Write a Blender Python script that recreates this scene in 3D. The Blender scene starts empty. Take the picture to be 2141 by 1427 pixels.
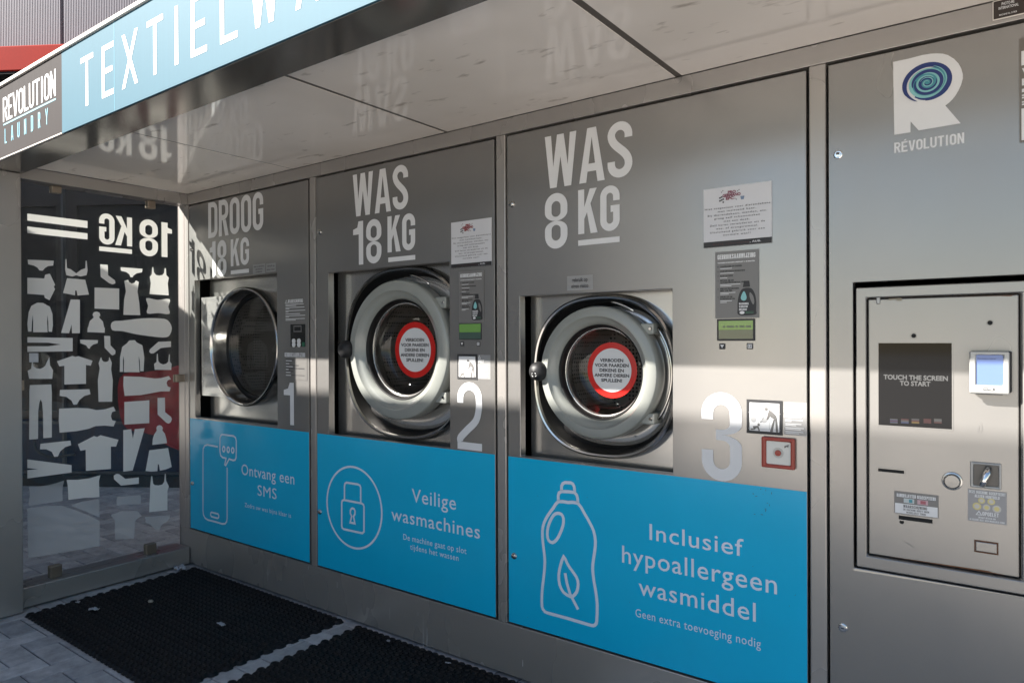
import bpy, bmesh, math, random
from mathutils import Vector, Matrix
random.seed(7)
sc = bpy.context.scene
COL = sc.collection
R_ = math.radians

# ------------------------------------------------------------------ camera
IW, IH = 2141.0, 1427.0
F_PX = 1460.8
YAW, PIT, ROL = 0.636167, -0.0032029, -0.0043111
CAM = Vector((0.0, -2.16, 1.31189))
cF = Vector((-math.sin(YAW)*math.cos(PIT), math.cos(YAW)*math.cos(PIT), math.sin(PIT)))
cR0 = Vector((math.cos(YAW), math.sin(YAW), 0))
cU0 = cR0.cross(cF)
cR = cR0*math.cos(ROL) + cU0*math.sin(ROL)
cU = cU0*math.cos(ROL) - cR0*math.sin(ROL)
camd = bpy.data.cameras.new('camera')
camo = bpy.data.objects.new('camera', camd); COL.objects.link(camo)
camd.sensor_fit = 'HORIZONTAL'; camd.sensor_width = 36.0
camd.lens = F_PX/IW*36.0
camd.clip_start = 0.02; camd.clip_end = 500
M = Matrix.Identity(4)
for i in range(3):
    M[i][0] = cR[i]; M[i][1] = cU[i]; M[i][2] = -cF[i]; M[i][3] = CAM[i]
camo.matrix_world = M
sc.camera = camo

# ------------------------------------------------------------------ light
SUN = Vector((-0.97, -1.0, 0.90)).normalized()          # towards the sun
w = bpy.data.worlds.new("World"); sc.world = w; w.use_nodes = True
nt = w.node_tree
sky = nt.nodes.new('ShaderNodeTexSky'); sky.sky_type = 'NISHITA'; sky.sun_disc = False
sky.sun_elevation = math.asin(SUN.z)
sky.sun_rotation = math.atan2(SUN.x, SUN.y)
sky.air_density = 1.0; sky.dust_density = 0.3; sky.ozone_density = 1.0
nt.links.new(sky.outputs[0], nt.nodes['Background'].inputs[0])
nt.nodes['Background'].inputs[1].default_value = 0.05
sd = bpy.data.lights.new('sun', 'SUN'); sd.energy = 5.0; sd.angle = R_(0.5); sd.color = (1.0, 0.945, 0.875)
so = bpy.data.objects.new('sun', sd); COL.objects.link(so)
so.rotation_euler = SUN.to_track_quat('Z', 'Y').to_euler(); so.location = (-6, -7, 8)
sc.view_settings.view_transform = 'Standard'
sc.view_settings.look = 'None'
sc.view_settings.exposure = 1.95
sc.view_settings.gamma = 1.0
sc.cycles.max_bounces = 10; sc.cycles.transparent_max_bounces = 16
sc.cycles.glossy_bounces = 6; sc.cycles.diffuse_bounces = 5
sc.cycles.use_denoising = True
sc.cycles.sample_clamp_indirect = 6

# ------------------------------------------------------------------ photo point -> point on a real plane
def _ray(px, py):
    return cF + cR*((px-IW/2)/F_PX) - cU*((py-IH/2)/F_PX)
def wl(px, py, Y=0.0):
    d = _ray(px, py); t = (Y-CAM.y)/d.y; p = CAM+d*t
    return p.x, p.z
def sdp(px, py, X=-4.0):
    d = _ray(px, py); t = (X-CAM.x)/d.x; p = CAM+d*t
    return p.y, p.z
def gr(px, py, Z=0.0):
    d = _ray(px, py); t = (Z-CAM.z)/d.z; p = CAM+d*t
    return p.x, p.y

# ------------------------------------------------------------------ materials
def new_mat(name):
    m = bpy.data.materials.new(name); m.use_nodes = True
    return m, m.node_tree, m.node_tree.nodes['Principled BSDF']
def mat(name, col, rough=0.5, metal=0.0, var=0.0, vscale=6.0, bump=0.0, bscale=60.0, coat=0.0, rvar=0.0,
        stretch=(1, 1, 1), spec=0.5, emis=None, estr=1.0, aniso=0.0, coat_rough=0.05):
    m, n, b = new_mat(name)
    b.inputs['Base Color'].default_value = (*col, 1); b.inputs['Roughness'].default_value = rough
    b.inputs['Metallic'].default_value = metal; b.inputs['Coat Weight'].default_value = coat
    b.inputs['Coat Roughness'].default_value = coat_rough
    b.inputs['Specular IOR Level'].default_value = spec
    if emis:
        b.inputs['Emission Color'].default_value = (*emis, 1); b.inputs['Emission Strength'].default_value = estr
    if var or bump or rvar:
        tc = n.nodes.new('ShaderNodeTexCoord'); mp = n.nodes.new('ShaderNodeMapping')
        mp.inputs['Scale'].default_value = stretch
        n.links.new(tc.outputs['Object'], mp.inputs[0])
        nz = n.nodes.new('ShaderNodeTexNoise'); nz.inputs['Scale'].default_value = vscale
        nz.inputs['Detail'].default_value = 6; nz.inputs['Roughness'].default_value = 0.6
        n.links.new(mp.outputs[0], nz.inputs['Vector'])
        if var:
            mr = n.nodes.new('ShaderNodeMapRange')
            mr.inputs['From Min'].default_value = 0.25; mr.inputs['From Max'].default_value = 0.75
            mr.inputs['To Min'].default_value = 1-var; mr.inputs['To Max'].default_value = 1+var
            n.links.new(nz.outputs[0], mr.inputs[0])
            mx = n.nodes.new('ShaderNodeMix'); mx.data_type = 'RGBA'; mx.blend_type = 'MULTIPLY'
            mx.inputs[0].default_value = 1; mx.inputs[6].default_value = (*col, 1)
            n.links.new(mr.outputs[0], mx.inputs[7]); n.links.new(mx.outputs[2], b.inputs['Base Color'])
        if rvar:
            mr = n.nodes.new('ShaderNodeMapRange')
            mr.inputs['From Min'].default_value = 0.3; mr.inputs['From Max'].default_value = 0.7
            mr.inputs['To Min'].default_value = max(0.02, rough-rvar); mr.inputs['To Max'].default_value = rough+rvar
            n.links.new(nz.outputs[0], mr.inputs[0]); n.links.new(mr.outputs[0], b.inputs['Roughness'])
        if bump:
            n2 = n.nodes.new('ShaderNodeTexNoise'); n2.inputs['Scale'].default_value = bscale
            n2.inputs['Detail'].default_value = 4
            n.links.new(mp.outputs[0], n2.inputs['Vector'])
            bp = n.nodes.new('ShaderNodeBump'); bp.inputs['Strength'].default_value = bump
            bp.inputs['Distance'].default_value = 0.004
            n.links.new(n2.outputs[0], bp.inputs['Height']); n.links.new(bp.outputs[0], b.inputs['Normal'])
    return m

def panel_metal(name, col, rough=0.3, metal=0.6, dirt=0.35, broad=.36):
    """satin metal sheet: fine grain, faint waviness, dust specks and vertical run marks"""
    m, n, b = new_mat(name); L = n.links
    tc = n.nodes.new('ShaderNodeTexCoord')
    def noise(scale, st=(1, 1, 1), det=5, rg=0.6):
        mp = n.nodes.new('ShaderNodeMapping'); mp.inputs['Scale'].default_value = st
        L.new(tc.outputs['Object'], mp.inputs[0])
        nz = n.nodes.new('ShaderNodeTexNoise'); nz.inputs['Scale'].default_value = scale
        nz.inputs['Detail'].default_value = det; nz.inputs['Roughness'].default_value = rg
        L.new(mp.outputs[0], nz.inputs['Vector']); return nz.outputs[0]
    def rng(src, a, c, d, e):
        r = n.nodes.new('ShaderNodeMapRange')
        for i, v in zip(('From Min', 'From Max', 'To Min', 'To Max'), (a, c, d, e)): r.inputs[i].default_value = v
        L.new(src, r.inputs[0]); return r.outputs[0]
    def mul(c1, fac):
        mx = n.nodes.new('ShaderNodeMix'); mx.data_type = 'RGBA'; mx.blend_type = 'MULTIPLY'
        mx.inputs[0].default_value = 1
        if isinstance(c1, tuple): mx.inputs[6].default_value = c1
        else: L.new(c1, mx.inputs[6])
        L.new(fac, mx.inputs[7]); return mx.outputs[2]
    cloud = rng(noise(2.2, det=4), .3, .7, 0.96, 1.035)
    c = mul((*col, 1), cloud)
    b2 = n.nodes.new('ShaderNodeBsdfPrincipled')
    for q in (b, b2):
        L.new(c, q.inputs['Base Color']); q.inputs['Metallic'].default_value = metal
    L.new(rng(noise(4, (1, 1, .5), 3, .5), .3, .7, rough*.88, rough*1.14), b.inputs['Roughness'])
    b2.inputs['Roughness'].default_value = .52
    ms = n.nodes.new('ShaderNodeMixShader'); ms.inputs[0].default_value = broad
    L.new(b.outputs[0], ms.inputs[1]); L.new(b2.outputs[0], ms.inputs[2]); L.new(ms.outputs[0], n.nodes['Material Output'].inputs[0])
    bp = n.nodes.new('ShaderNodeBump'); bp.inputs['Strength'].default_value = 0.12; bp.inputs['Distance'].default_value = 0.002
    L.new(noise(3.0, det=2), bp.inputs['Height']); L.new(bp.outputs[0], b.inputs['Normal']); L.new(bp.outputs[0], b2.inputs['Normal'])
    return m

def glass_mat(name, tint=(0.9, 0.93, 0.92), rough=0.01, ior=1.5, dirt=0.0):
    m, n, b = new_mat(name); L = n.links
    n.nodes.remove(b)
    out = n.nodes['Material Output']
    tr = n.nodes.new('ShaderNodeBsdfTransparent'); tr.inputs[0].default_value = (*tint, 1)
    gl = n.nodes.new('ShaderNodeBsdfGlossy'); gl.inputs['Roughness'].default_value = rough
    lw = n.nodes.new('ShaderNodeLayerWeight'); lw.inputs['Blend'].default_value = .5
    pw = n.nodes.new('ShaderNodeMath'); pw.operation = 'POWER'; pw.inputs[1].default_value = 5
    L.new(lw.outputs['Facing'], pw.inputs[0])
    f0 = ((ior-1)/(ior+1))**2
    fr = n.nodes.new('ShaderNodeMath'); fr.operation = 'MULTIPLY_ADD'; fr.inputs[1].default_value = 1-f0; fr.inputs[2].default_value = f0
    L.new(pw.outputs[0], fr.inputs[0])
    mx = n.nodes.new('ShaderNodeMixShader')
    L.new(fr.outputs[0], mx.inputs[0]); L.new(tr.outputs[0], mx.inputs[1]); L.new(gl.outputs[0], mx.inputs[2])
    last = mx
    if dirt:
        df = n.nodes.new('ShaderNodeBsdfDiffuse'); df.inputs[0].default_value = (.6, .62, .66, 1)
        tc = n.nodes.new('ShaderNodeTexCoord')
        mp = n.nodes.new('ShaderNodeMapping'); mp.inputs['Scale'].default_value = (1, 1, .5)
        L.new(tc.outputs['Object'], mp.inputs[0])
        nz = n.nodes.new('ShaderNodeTexNoise'); nz.inputs['Scale'].default_value = 5; nz.inputs['Detail'].default_value = 9
        nz.inputs['Roughness'].default_value = .75; nz.inputs['Distortion'].default_value = 1.5
        L.new(mp.outputs[0], nz.inputs['Vector'])
        mr = n.nodes.new('ShaderNodeMapRange'); mr.inputs['From Min'].default_value = .4; mr.inputs['From Max'].default_value = .8
        mr.inputs['To Min'].default_value = dirt*.12; mr.inputs['To Max'].default_value = dirt
        L.new(nz.outputs[0], mr.inputs[0])
        m2 = n.nodes.new('ShaderNodeMixShader')
        L.new(mr.outputs[0], m2.inputs[0]); L.new(mx.outputs[0], m2.inputs[1]); L.new(df.outputs[0], m2.inputs[2])
        last = m2
    L.new(last.outputs[0], out.inputs[0])
    return m

def vinyl_mat(name, col, trans=0.5, clear=0.0):
    m, n, b = new_mat(name); L = n.links; n.nodes.remove(b); out = n.nodes['Material Output']
    d = n.nodes.new('ShaderNodeBsdfDiffuse'); d.inputs[0].default_value = (*col, 1)
    t = n.nodes.new('ShaderNodeBsdfTranslucent'); t.inputs[0].default_value = (*col, 1)
    mx = n.nodes.new('ShaderNodeMixShader'); mx.inputs[0].default_value = trans
    L.new(d.outputs[0], mx.inputs[1]); L.new(t.outputs[0], mx.inputs[2])
    last = mx
    if clear:
        tr = n.nodes.new('ShaderNodeBsdfTransparent')
        m2 = n.nodes.new('ShaderNodeMixShader'); m2.inputs[0].default_value = clear
        L.new(mx.outputs[0], m2.inputs[1]); L.new(tr.outputs[0], m2.inputs[2]); last = m2
    L.new(last.outputs[0], out.inputs[0]); return m

MT = {}
MT['panel'] = panel_metal('satin_panel', (0.33, 0.32, 0.308), 0.23, 0.84, .25)
MT['frame'] = panel_metal('frame_metal', (0.37, 0.35, 0.33), 0.27, 0.62, 0.2)
MT['cabinet'] = panel_metal('cabinet_metal', (0.295, 0.286, 0.275), 0.25, 0.80)
MT['steel'] = mat('stainless_steel', (0.52, 0.505, 0.485), 0.16, 1.0, var=.06, vscale=4, rvar=.06, stretch=(1, 1, 6))
MT['steel_satin'] = mat('satin_steel', (0.52, 0.51, 0.49), 0.22, .9, var=.03, vscale=3)
MT['dish'] = mat('pressed_steel', (0.60, 0.59, 0.57), 0.20, .75, var=.04, vscale=5)
MT['chrome'] = mat('chrome', (0.7, 0.69, 0.67), 0.08, 1.0)
MT['black'] = mat('black_gap', (0.006, 0.006, 0.006), 0.8)
MT['rubber'] = mat('black_rubber', (0.0045, 0.0043, 0.0045), 0.55, var=.75, vscale=7, spec=.3)
MT['plastic_black'] = mat('black_plastic', (0.015, 0.015, 0.016), 0.5, spec=.35)
MT['ring'] = mat('door_ring_paint', (0.25, 0.26, 0.24), 0.30, 0.0, var=.06, vscale=8, coat=.25, coat_rough=.07)
MT['drum'] = None
MT['glass'] = glass_mat('door_glass', (0.62, 0.62, 0.61), 0.02, 1.5)
MT['pane'] = glass_mat('pane_glass', (0.93, 0.955, 0.95), 0.0, 1.30, 0.03)
MT['white'] = mat('white_vinyl', (0.64, 0.64, 0.645), 0.40, var=.04, vscale=12)
MT['white_sun'] = mat('sign_white', (0.82, 0.82, 0.82), 0.45)
MT['blue'] = mat('blue_vinyl', (0.006, 0.40, 0.66), 0.20, var=.05, vscale=3, spec=.35)
MT['icon'] = mat('pale_blue_print', (0.60, 0.68, 0.78), 0.4)
MT['fascia_blue'] = mat('sign_blue', (0.031, 0.098, 0.138), 0.6, var=.03, vscale=9, stretch=(6, 1, .2), spec=.2)
MT['fascia_grey'] = mat('sign_grey', (0.032, 0.028, 0.028), 0.7, var=.12, vscale=9, stretch=(6, 1, .3), spec=.12)
MT['sky_blue_print'] = mat('sign_light_blue', (0.17, 0.40, 0.50), 0.6)
MT['trim'] = mat('pale_trim', (0.75, 0.70, 0.64), 0.45)
MT['ceiling'] = None
MT['paper'] = mat('laminated_paper', (0.54, 0.54, 0.56), 0.35, var=.02, vscale=20)
MT['ink'] = mat('black_ink', (0.02, 0.02, 0.022), 0.5)
MT['ink_grey'] = mat('grey_ink', (0.13, 0.125, 0.12), 0.5)
MT['ink_red'] = mat('dark_red_ink', (0.22, 0.015, 0.02), 0.5)
MT['ink_faint'] = mat('faint_red_ink', (0.07, 0.02, 0.02), 0.5)
MT['ink_green'] = mat('green_ink', (0.05, 0.16, 0.09), 0.5)
MT['poster_grey'] = mat('grey_print', (0.16, 0.155, 0.15), 0.35)
MT['plate_grey'] = vinyl_mat('clear_grey_film', (0.42, 0.42, 0.42), 0.0, 0.45)
MT['red'] = mat('red_print', (0.55, 0.012, 0.008), 0.3, coat=.3)
MT['red_box'] = mat('red_plastic', (0.30, 0.035, 0.02), 0.35, var=.08, vscale=20)
MT['navy'] = mat('navy_print', (0.008, 0.025, 0.14), 0.4)
MT['teal'] = mat('teal_print', (0.05, 0.25, 0.30), 0.4)
MT['aqua'] = mat('aqua_print', (0.20, 0.45, 0.46), 0.4)
MT['lcd'] = mat('lcd_green', (0.085, 0.17, 0.045), 0.12, coat=.5, emis=(.10, .22, .05), estr=.10)
MT['lcd_dark'] = mat('lcd_dark', (0.06, 0.10, 0.08), 0.12, coat=.5)
MT['screen'] = mat('screen_glass', (0.007, 0.007, 0.0075), 0.06, spec=.22)
MT['screen_txt'] = mat('screen_text', (0.065, 0.065, 0.065), 0.4, emis=(.5, .5, .5), estr=.02)
MT['screen_blue'] = mat('reader_screen', (0.10, 0.16, 0.36), 0.15, coat=.4, emis=(.10, .17, .42), estr=.05)
MT['silver'] = mat('silver_plastic', (0.36, 0.36, 0.35), 0.35, .3)
MT['gold'] = mat('coin_gold', (0.42, 0.38, 0.18), 0.35, .3)
MT['rust'] = mat('rust_stain', (0.10, 0.035, 0.012), 0.8, var=.5, vscale=60)
MT['plate'] = mat('maker_plate', (0.028, 0.018, 0.014), 0.4)
MT['decal'] = vinyl_mat('etched_vinyl', (0.84, 0.82, 0.78), 0.20, 0.0)
MT['decal_fade'] = vinyl_mat('etched_vinyl_pale', (0.84, 0.84, 0.82), 0.2, 0.62)
MT['pcb'] = mat('circuit_black', (0.01, 0.011, 0.011), 0.25, var=.8, vscale=120)
MT['pcb_green'] = mat('circuit_green', (0.012, 0.11, 0.06), 0.3)

def ceiling_mat():
    m, n, b = new_mat('ceiling_laminate'); L = n.links
    tc = n.nodes.new('ShaderNodeTexCoord')
    def noise(scale, st, det=5, dist=0):
        mp = n.nodes.new('ShaderNodeMapping'); mp.inputs['Scale'].default_value = st
        L.new(tc.outputs['Object'], mp.inputs[0])
        nz = n.nodes.new('ShaderNodeTexNoise'); nz.inputs['Scale'].default_value = scale
        nz.inputs['Detail'].default_value = det; nz.inputs['Distortion'].default_value = dist
        L.new(mp.outputs[0], nz.inputs['Vector']); return nz.outputs[0]
    r = n.nodes.new('ShaderNodeValToRGB')
    r.color_ramp.elements[0].position = .22; r.color_ramp.elements[0].color = (.50, .43, .36, 1)
    r.color_ramp.elements[1].position = .36; r.color_ramp.elements[1].color = (.95, .87, .785, 1)
    L.new(noise(9.0, (1, 2.4, 1), 3, .15), r.inputs[0])
    r2 = n.nodes.new('ShaderNodeValToRGB')
    r2.color_ramp.elements[0].position = .36; r2.color_ramp.elements[0].color = (.86, .85, .83, 1)
    r2.color_ramp.elements[1].position = .6; r2.color_ramp.elements[1].color = (1, 1, 1, 1)
    L.new(noise(1.3, (1, 1, 1), 3), r2.inputs[0])
    mx = n.nodes.new('ShaderNodeMix'); mx.data_type = 'RGBA'; mx.blend_type = 'MULTIPLY'; mx.inputs[0].default_value = 1
    L.new(r.outputs[0], mx.inputs[6]); L.new(r2.outputs[0], mx.inputs[7]); L.new(mx.outputs[2], b.inputs['Base Color'])
    b.inputs['Roughness'].default_value = 0.06; b.inputs['Specular IOR Level'].default_value = .38
    return m
MT['ceiling'] = ceiling_mat()

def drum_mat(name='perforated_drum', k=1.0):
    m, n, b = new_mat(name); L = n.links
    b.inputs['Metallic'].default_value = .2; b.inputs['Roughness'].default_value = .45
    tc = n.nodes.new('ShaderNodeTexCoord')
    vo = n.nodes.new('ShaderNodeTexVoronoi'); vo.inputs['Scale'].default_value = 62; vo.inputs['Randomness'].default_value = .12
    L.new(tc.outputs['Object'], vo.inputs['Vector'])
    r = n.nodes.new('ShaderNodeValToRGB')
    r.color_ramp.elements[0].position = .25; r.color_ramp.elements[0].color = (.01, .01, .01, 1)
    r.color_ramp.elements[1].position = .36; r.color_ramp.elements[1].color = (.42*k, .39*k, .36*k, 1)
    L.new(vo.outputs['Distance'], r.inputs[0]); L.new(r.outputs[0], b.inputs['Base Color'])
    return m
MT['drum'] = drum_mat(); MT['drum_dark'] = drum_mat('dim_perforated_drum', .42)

def paver_mat():
    m, n, b = new_mat('concrete_pavers'); L = n.links
    tc = n.nodes.new('ShaderNodeTexCoord'); ge = n.nodes.new('ShaderNodeNewGeometry')
    r = n.nodes.new('ShaderNodeValToRGB'); r.color_ramp.elements[0].color = (.33, .315, .31, 1); r.color_ramp.elements[1].color = (.52, .49, .475, 1)
    L.new(ge.outputs['Random Per Island'], r.inputs[0])
    nz = n.nodes.new('ShaderNodeTexNoise'); nz.inputs['Scale'].default_value = 14; nz.inputs['Detail'].default_value = 9; nz.inputs['Roughness'].default_value = .72
    L.new(tc.outputs['Object'], nz.inputs['Vector'])
    mr = n.nodes.new('ShaderNodeMapRange'); mr.inputs['From Min'].default_value = .25; mr.inputs['From Max'].default_value = .75
    mr.inputs['To Min'].default_value = .6; mr.inputs['To Max'].default_value = 1.4
    L.new(nz.outputs[0], mr.inputs[0])
    mx = n.nodes.new('ShaderNodeMix'); mx.data_type = 'RGBA'; mx.blend_type = 'MULTIPLY'; mx.inputs[0].default_value = 1
    L.new(r.outputs[0], mx.inputs[6]); L.new(mr.outputs[0], mx.inputs[7]); L.new(mx.outputs[2], b.inputs['Base Color'])
    b.inputs['Roughness'].default_value = .7
    n2 = n.nodes.new('ShaderNodeTexNoise'); n2.inputs['Scale'].default_value = 120; n2.inputs['Detail'].default_value = 5
    L.new(tc.outputs['Object'], n2.inputs['Vector'])
    bp = n.nodes.new('ShaderNodeBump'); bp.inputs['Strength'].default_value = .35; bp.inputs['Distance'].default_value = .003
    L.new(n2.outputs[0], bp.inputs['Height']); L.new(bp.outputs[0], b.inputs['Normal'])
    return m
MT['pavers'] = paver_mat()

# ------------------------------------------------------------------ mesh builder
class MB:
    def __init__(s): s.v = []; s.f = []
    def add(s, vs, fs):
        o = len(s.v); s.v += [tuple(v) for v in vs]; s.f += [tuple(i+o for i in f) for f in fs]; return s
    def box(s, x0, x1, y0, y1, z0, z1):
        vs = [(x, y, z) for z in (z0, z1) for y in (y0, y1) for x in (x0, x1)]
        return s.add(vs, [(0, 2, 3, 1), (4, 5, 7, 6), (0, 1, 5, 4), (2, 6, 7, 3), (0, 4, 6, 2), (1, 3, 7, 5)])
    def poly(s, pts): return s.add(pts, [tuple(range(len(pts)))])
    def lathe(s, cx, cz, prof, n=96, shape=None, a0=0, a1=2*math.pi):
        """profile [(r, y)] turned about the y axis through (cx, cz)"""
        full = abs(a1-a0-2*math.pi) < 1e-6; k = n if full else n+1
        vs = []; fs = []
        for r, y in prof:
            for i in range(k):
                a = a0+(a1-a0)*i/n; q = shape(a) if shape else 1.0
                vs.append((cx+r*q*math.cos(a), y, cz+r*q*math.sin(a)))
        for j in range(len(prof)-1):
            for i in range(n):
                i2 = (i+1) % k
                fs.append((j*k+i, j*k+i2, (j+1)*k+i2, (j+1)*k+i))
        return s.add(vs, fs)
    def tube(s, pts, r, n=10, closed=False):
        pts = [Vector(p) for p in pts]; vs = []; fs = []; m = len(pts)
        up = Vector((0, 1, 0.01))
        for i, p in enumerate(pts):
            d = (pts[(i+1) % m]-pts[i-1]) if closed else (pts[min(i+1, m-1)]-pts[max(i-1, 0)])
            d.normalize(); a = d.cross(up)
            if a.length < 1e-4: a = d.cross(Vector((1, 0, 0)))
            a.normalize(); b = d.cross(a)
            rr = r[i] if isinstance(r, (list, tuple)) else r
            for k in range(n):
                t = 2*math.pi*k/n; vs.append(p+a*rr*math.cos(t)+b*rr*math.sin(t))
        for i in range(m if closed else m-1):
            for k in range(n):
                i2 = (i+1) % m; k2 = (k+1) % n
                fs.append((i*n+k, i*n+k2, i2*n+k2, i2*n+k))
        if not closed:
            fs.append(tuple(range(n-1, -1, -1))); fs.append(tuple((m-1)*n+k for k in range(n)))
        return s.add(vs, fs)
    def build(s, name, material, parent=None, smooth=False, bevel=0.0, seg=2):
        off = ROOT.get(root_of(parent), Vector((0, 0, 0))) if parent else Vector((0, 0, 0))
        me = bpy.data.meshes.new(name)
        me.from_pydata([(v[0]-off.x, v[1]-off.y, v[2]-off.z) for v in s.v], [], s.f)
        bm = bmesh.new(); bm.from_mesh(me); bmesh.ops.recalc_face_normals(bm, faces=bm.faces) if smooth or bevel else None
        bm.to_mesh(me); bm.free()
        me.materials.append(material); me.update()
        o = bpy.data.objects.new(name, me); COL.objects.link(o)
        if parent: o.parent = parent
        if smooth: me.shade_smooth()
        if bevel:
            b = o.modifiers.new('bevel', 'BEVEL'); b.width = bevel; b.segments = seg; b.limit_method = 'ANGLE'; b.angle_limit = R_(40)
        if smooth == 'auto':
            try: me.set_sharp_from_angle(angle=R_(32))
            except Exception: pass
        return o
ROOT = {}
def root_of(o):
    while o.parent: o = o.parent
    return o.name
def thing(name, label, cat, loc, group=None):
    o = bpy.data.objects.new(name, None); COL.objects.link(o); o.location = loc
    o.empty_display_size = .1
    ROOT[o.name] = Vector(loc); return tag(o, label, cat, group)
def tag(o, label, cat, group=None):
    o['label'] = label; o['category'] = cat
    if group: o['group'] = group
    return o
def structure(o, kind='structure'):
    o['kind'] = kind; return o

# flat 2-D shape (list of polygons) put onto a plane
def on_wall(Y): return lambda u, v: (u, Y, v)
def flat(name, polys, place, material, parent=None, **kw):
    m = MB()
    for p in polys: m.poly([place(u, v) for u, v in p])
    return m.build(name, material, parent, **kw)

# ------------------------------------------------------------------ condensed lettering (butted primitives, unit height)
def rect(x0, y0, x1, y1): return [(x0, y0), (x1, y0), (x1, y1), (x0, y1)]
def sector(cx, cy, ro, ri, a0, a1, n=10):
    out = []
    for i in range(n):
        q = []
        for rr, k in ((ri, i), (ro, i), (ro, i+1), (ri, i+1)):
            a = R_(a0+(a1-a0)*k/n); q.append((cx+rr[0]*math.cos(a), cy+rr[1]*math.sin(a)))
        out.append(q)
    return out
def stroke(pts, t, closed=False, cap=False):
    """strip of quads along a path, butted at shared mitred points"""
    n = len(pts); L = []; Rr = []
    for i in range(n):
        a = pts[i-1] if (i > 0 or closed) else pts[i]
        b = pts[i]; c = pts[(i+1) % n] if (i < n-1 or closed) else pts[i]
        def unit(p, q):
            d = (q[0]-p[0], q[1]-p[1]); l = math.hypot(*d) or 1; return (d[0]/l, d[1]/l)
        d1 = unit(a, b) if a is not b and a != b else None; d2 = unit(b, c) if c is not b and c != b else None
        d1 = d1 or d2 or (1, 0); d2 = d2 or d1
        n1 = (-d1[1], d1[0]); n2 = (-d2[1], d2[0])
        m = (n1[0]+n2[0], n1[1]+n2[1]); l2 = m[0]**2+m[1]**2
        k = min(2/l2, 1.6) if l2 > 1e-6 else 1
        L.append((b[0]+m[0]*k*t/2, b[1]+m[1]*k*t/2)); Rr.append((b[0]-m[0]*k*t/2, b[1]-m[1]*k*t/2))
    return [[L[i], L[(i+1) % n], Rr[(i+1) % n], Rr[i]] for i in range(n if closed else n-1)]
def smooth_path(pts, closed=False, k=6):
    n = len(pts); out = []
    g = (lambda i: pts[i % n]) if closed else (lambda i: pts[max(0, min(n-1, i))])
    for i in range(n if closed else n-1):
        p0, p1, p2, p3 = g(i-1), g(i), g(i+1), g(i+2)
        for j in range(k):
            t = j/k
            out.append(tuple(.5*(2*p1[q]+(p2[q]-p0[q])*t+(2*p0[q]-5*p1[q]+4*p2[q]-p3[q])*t*t+(3*p1[q]-p0[q]-3*p2[q]+p3[q])*t**3) for q in (0, 1)))
    if not closed: out.append(tuple(pts[-1]))
    return out
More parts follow.
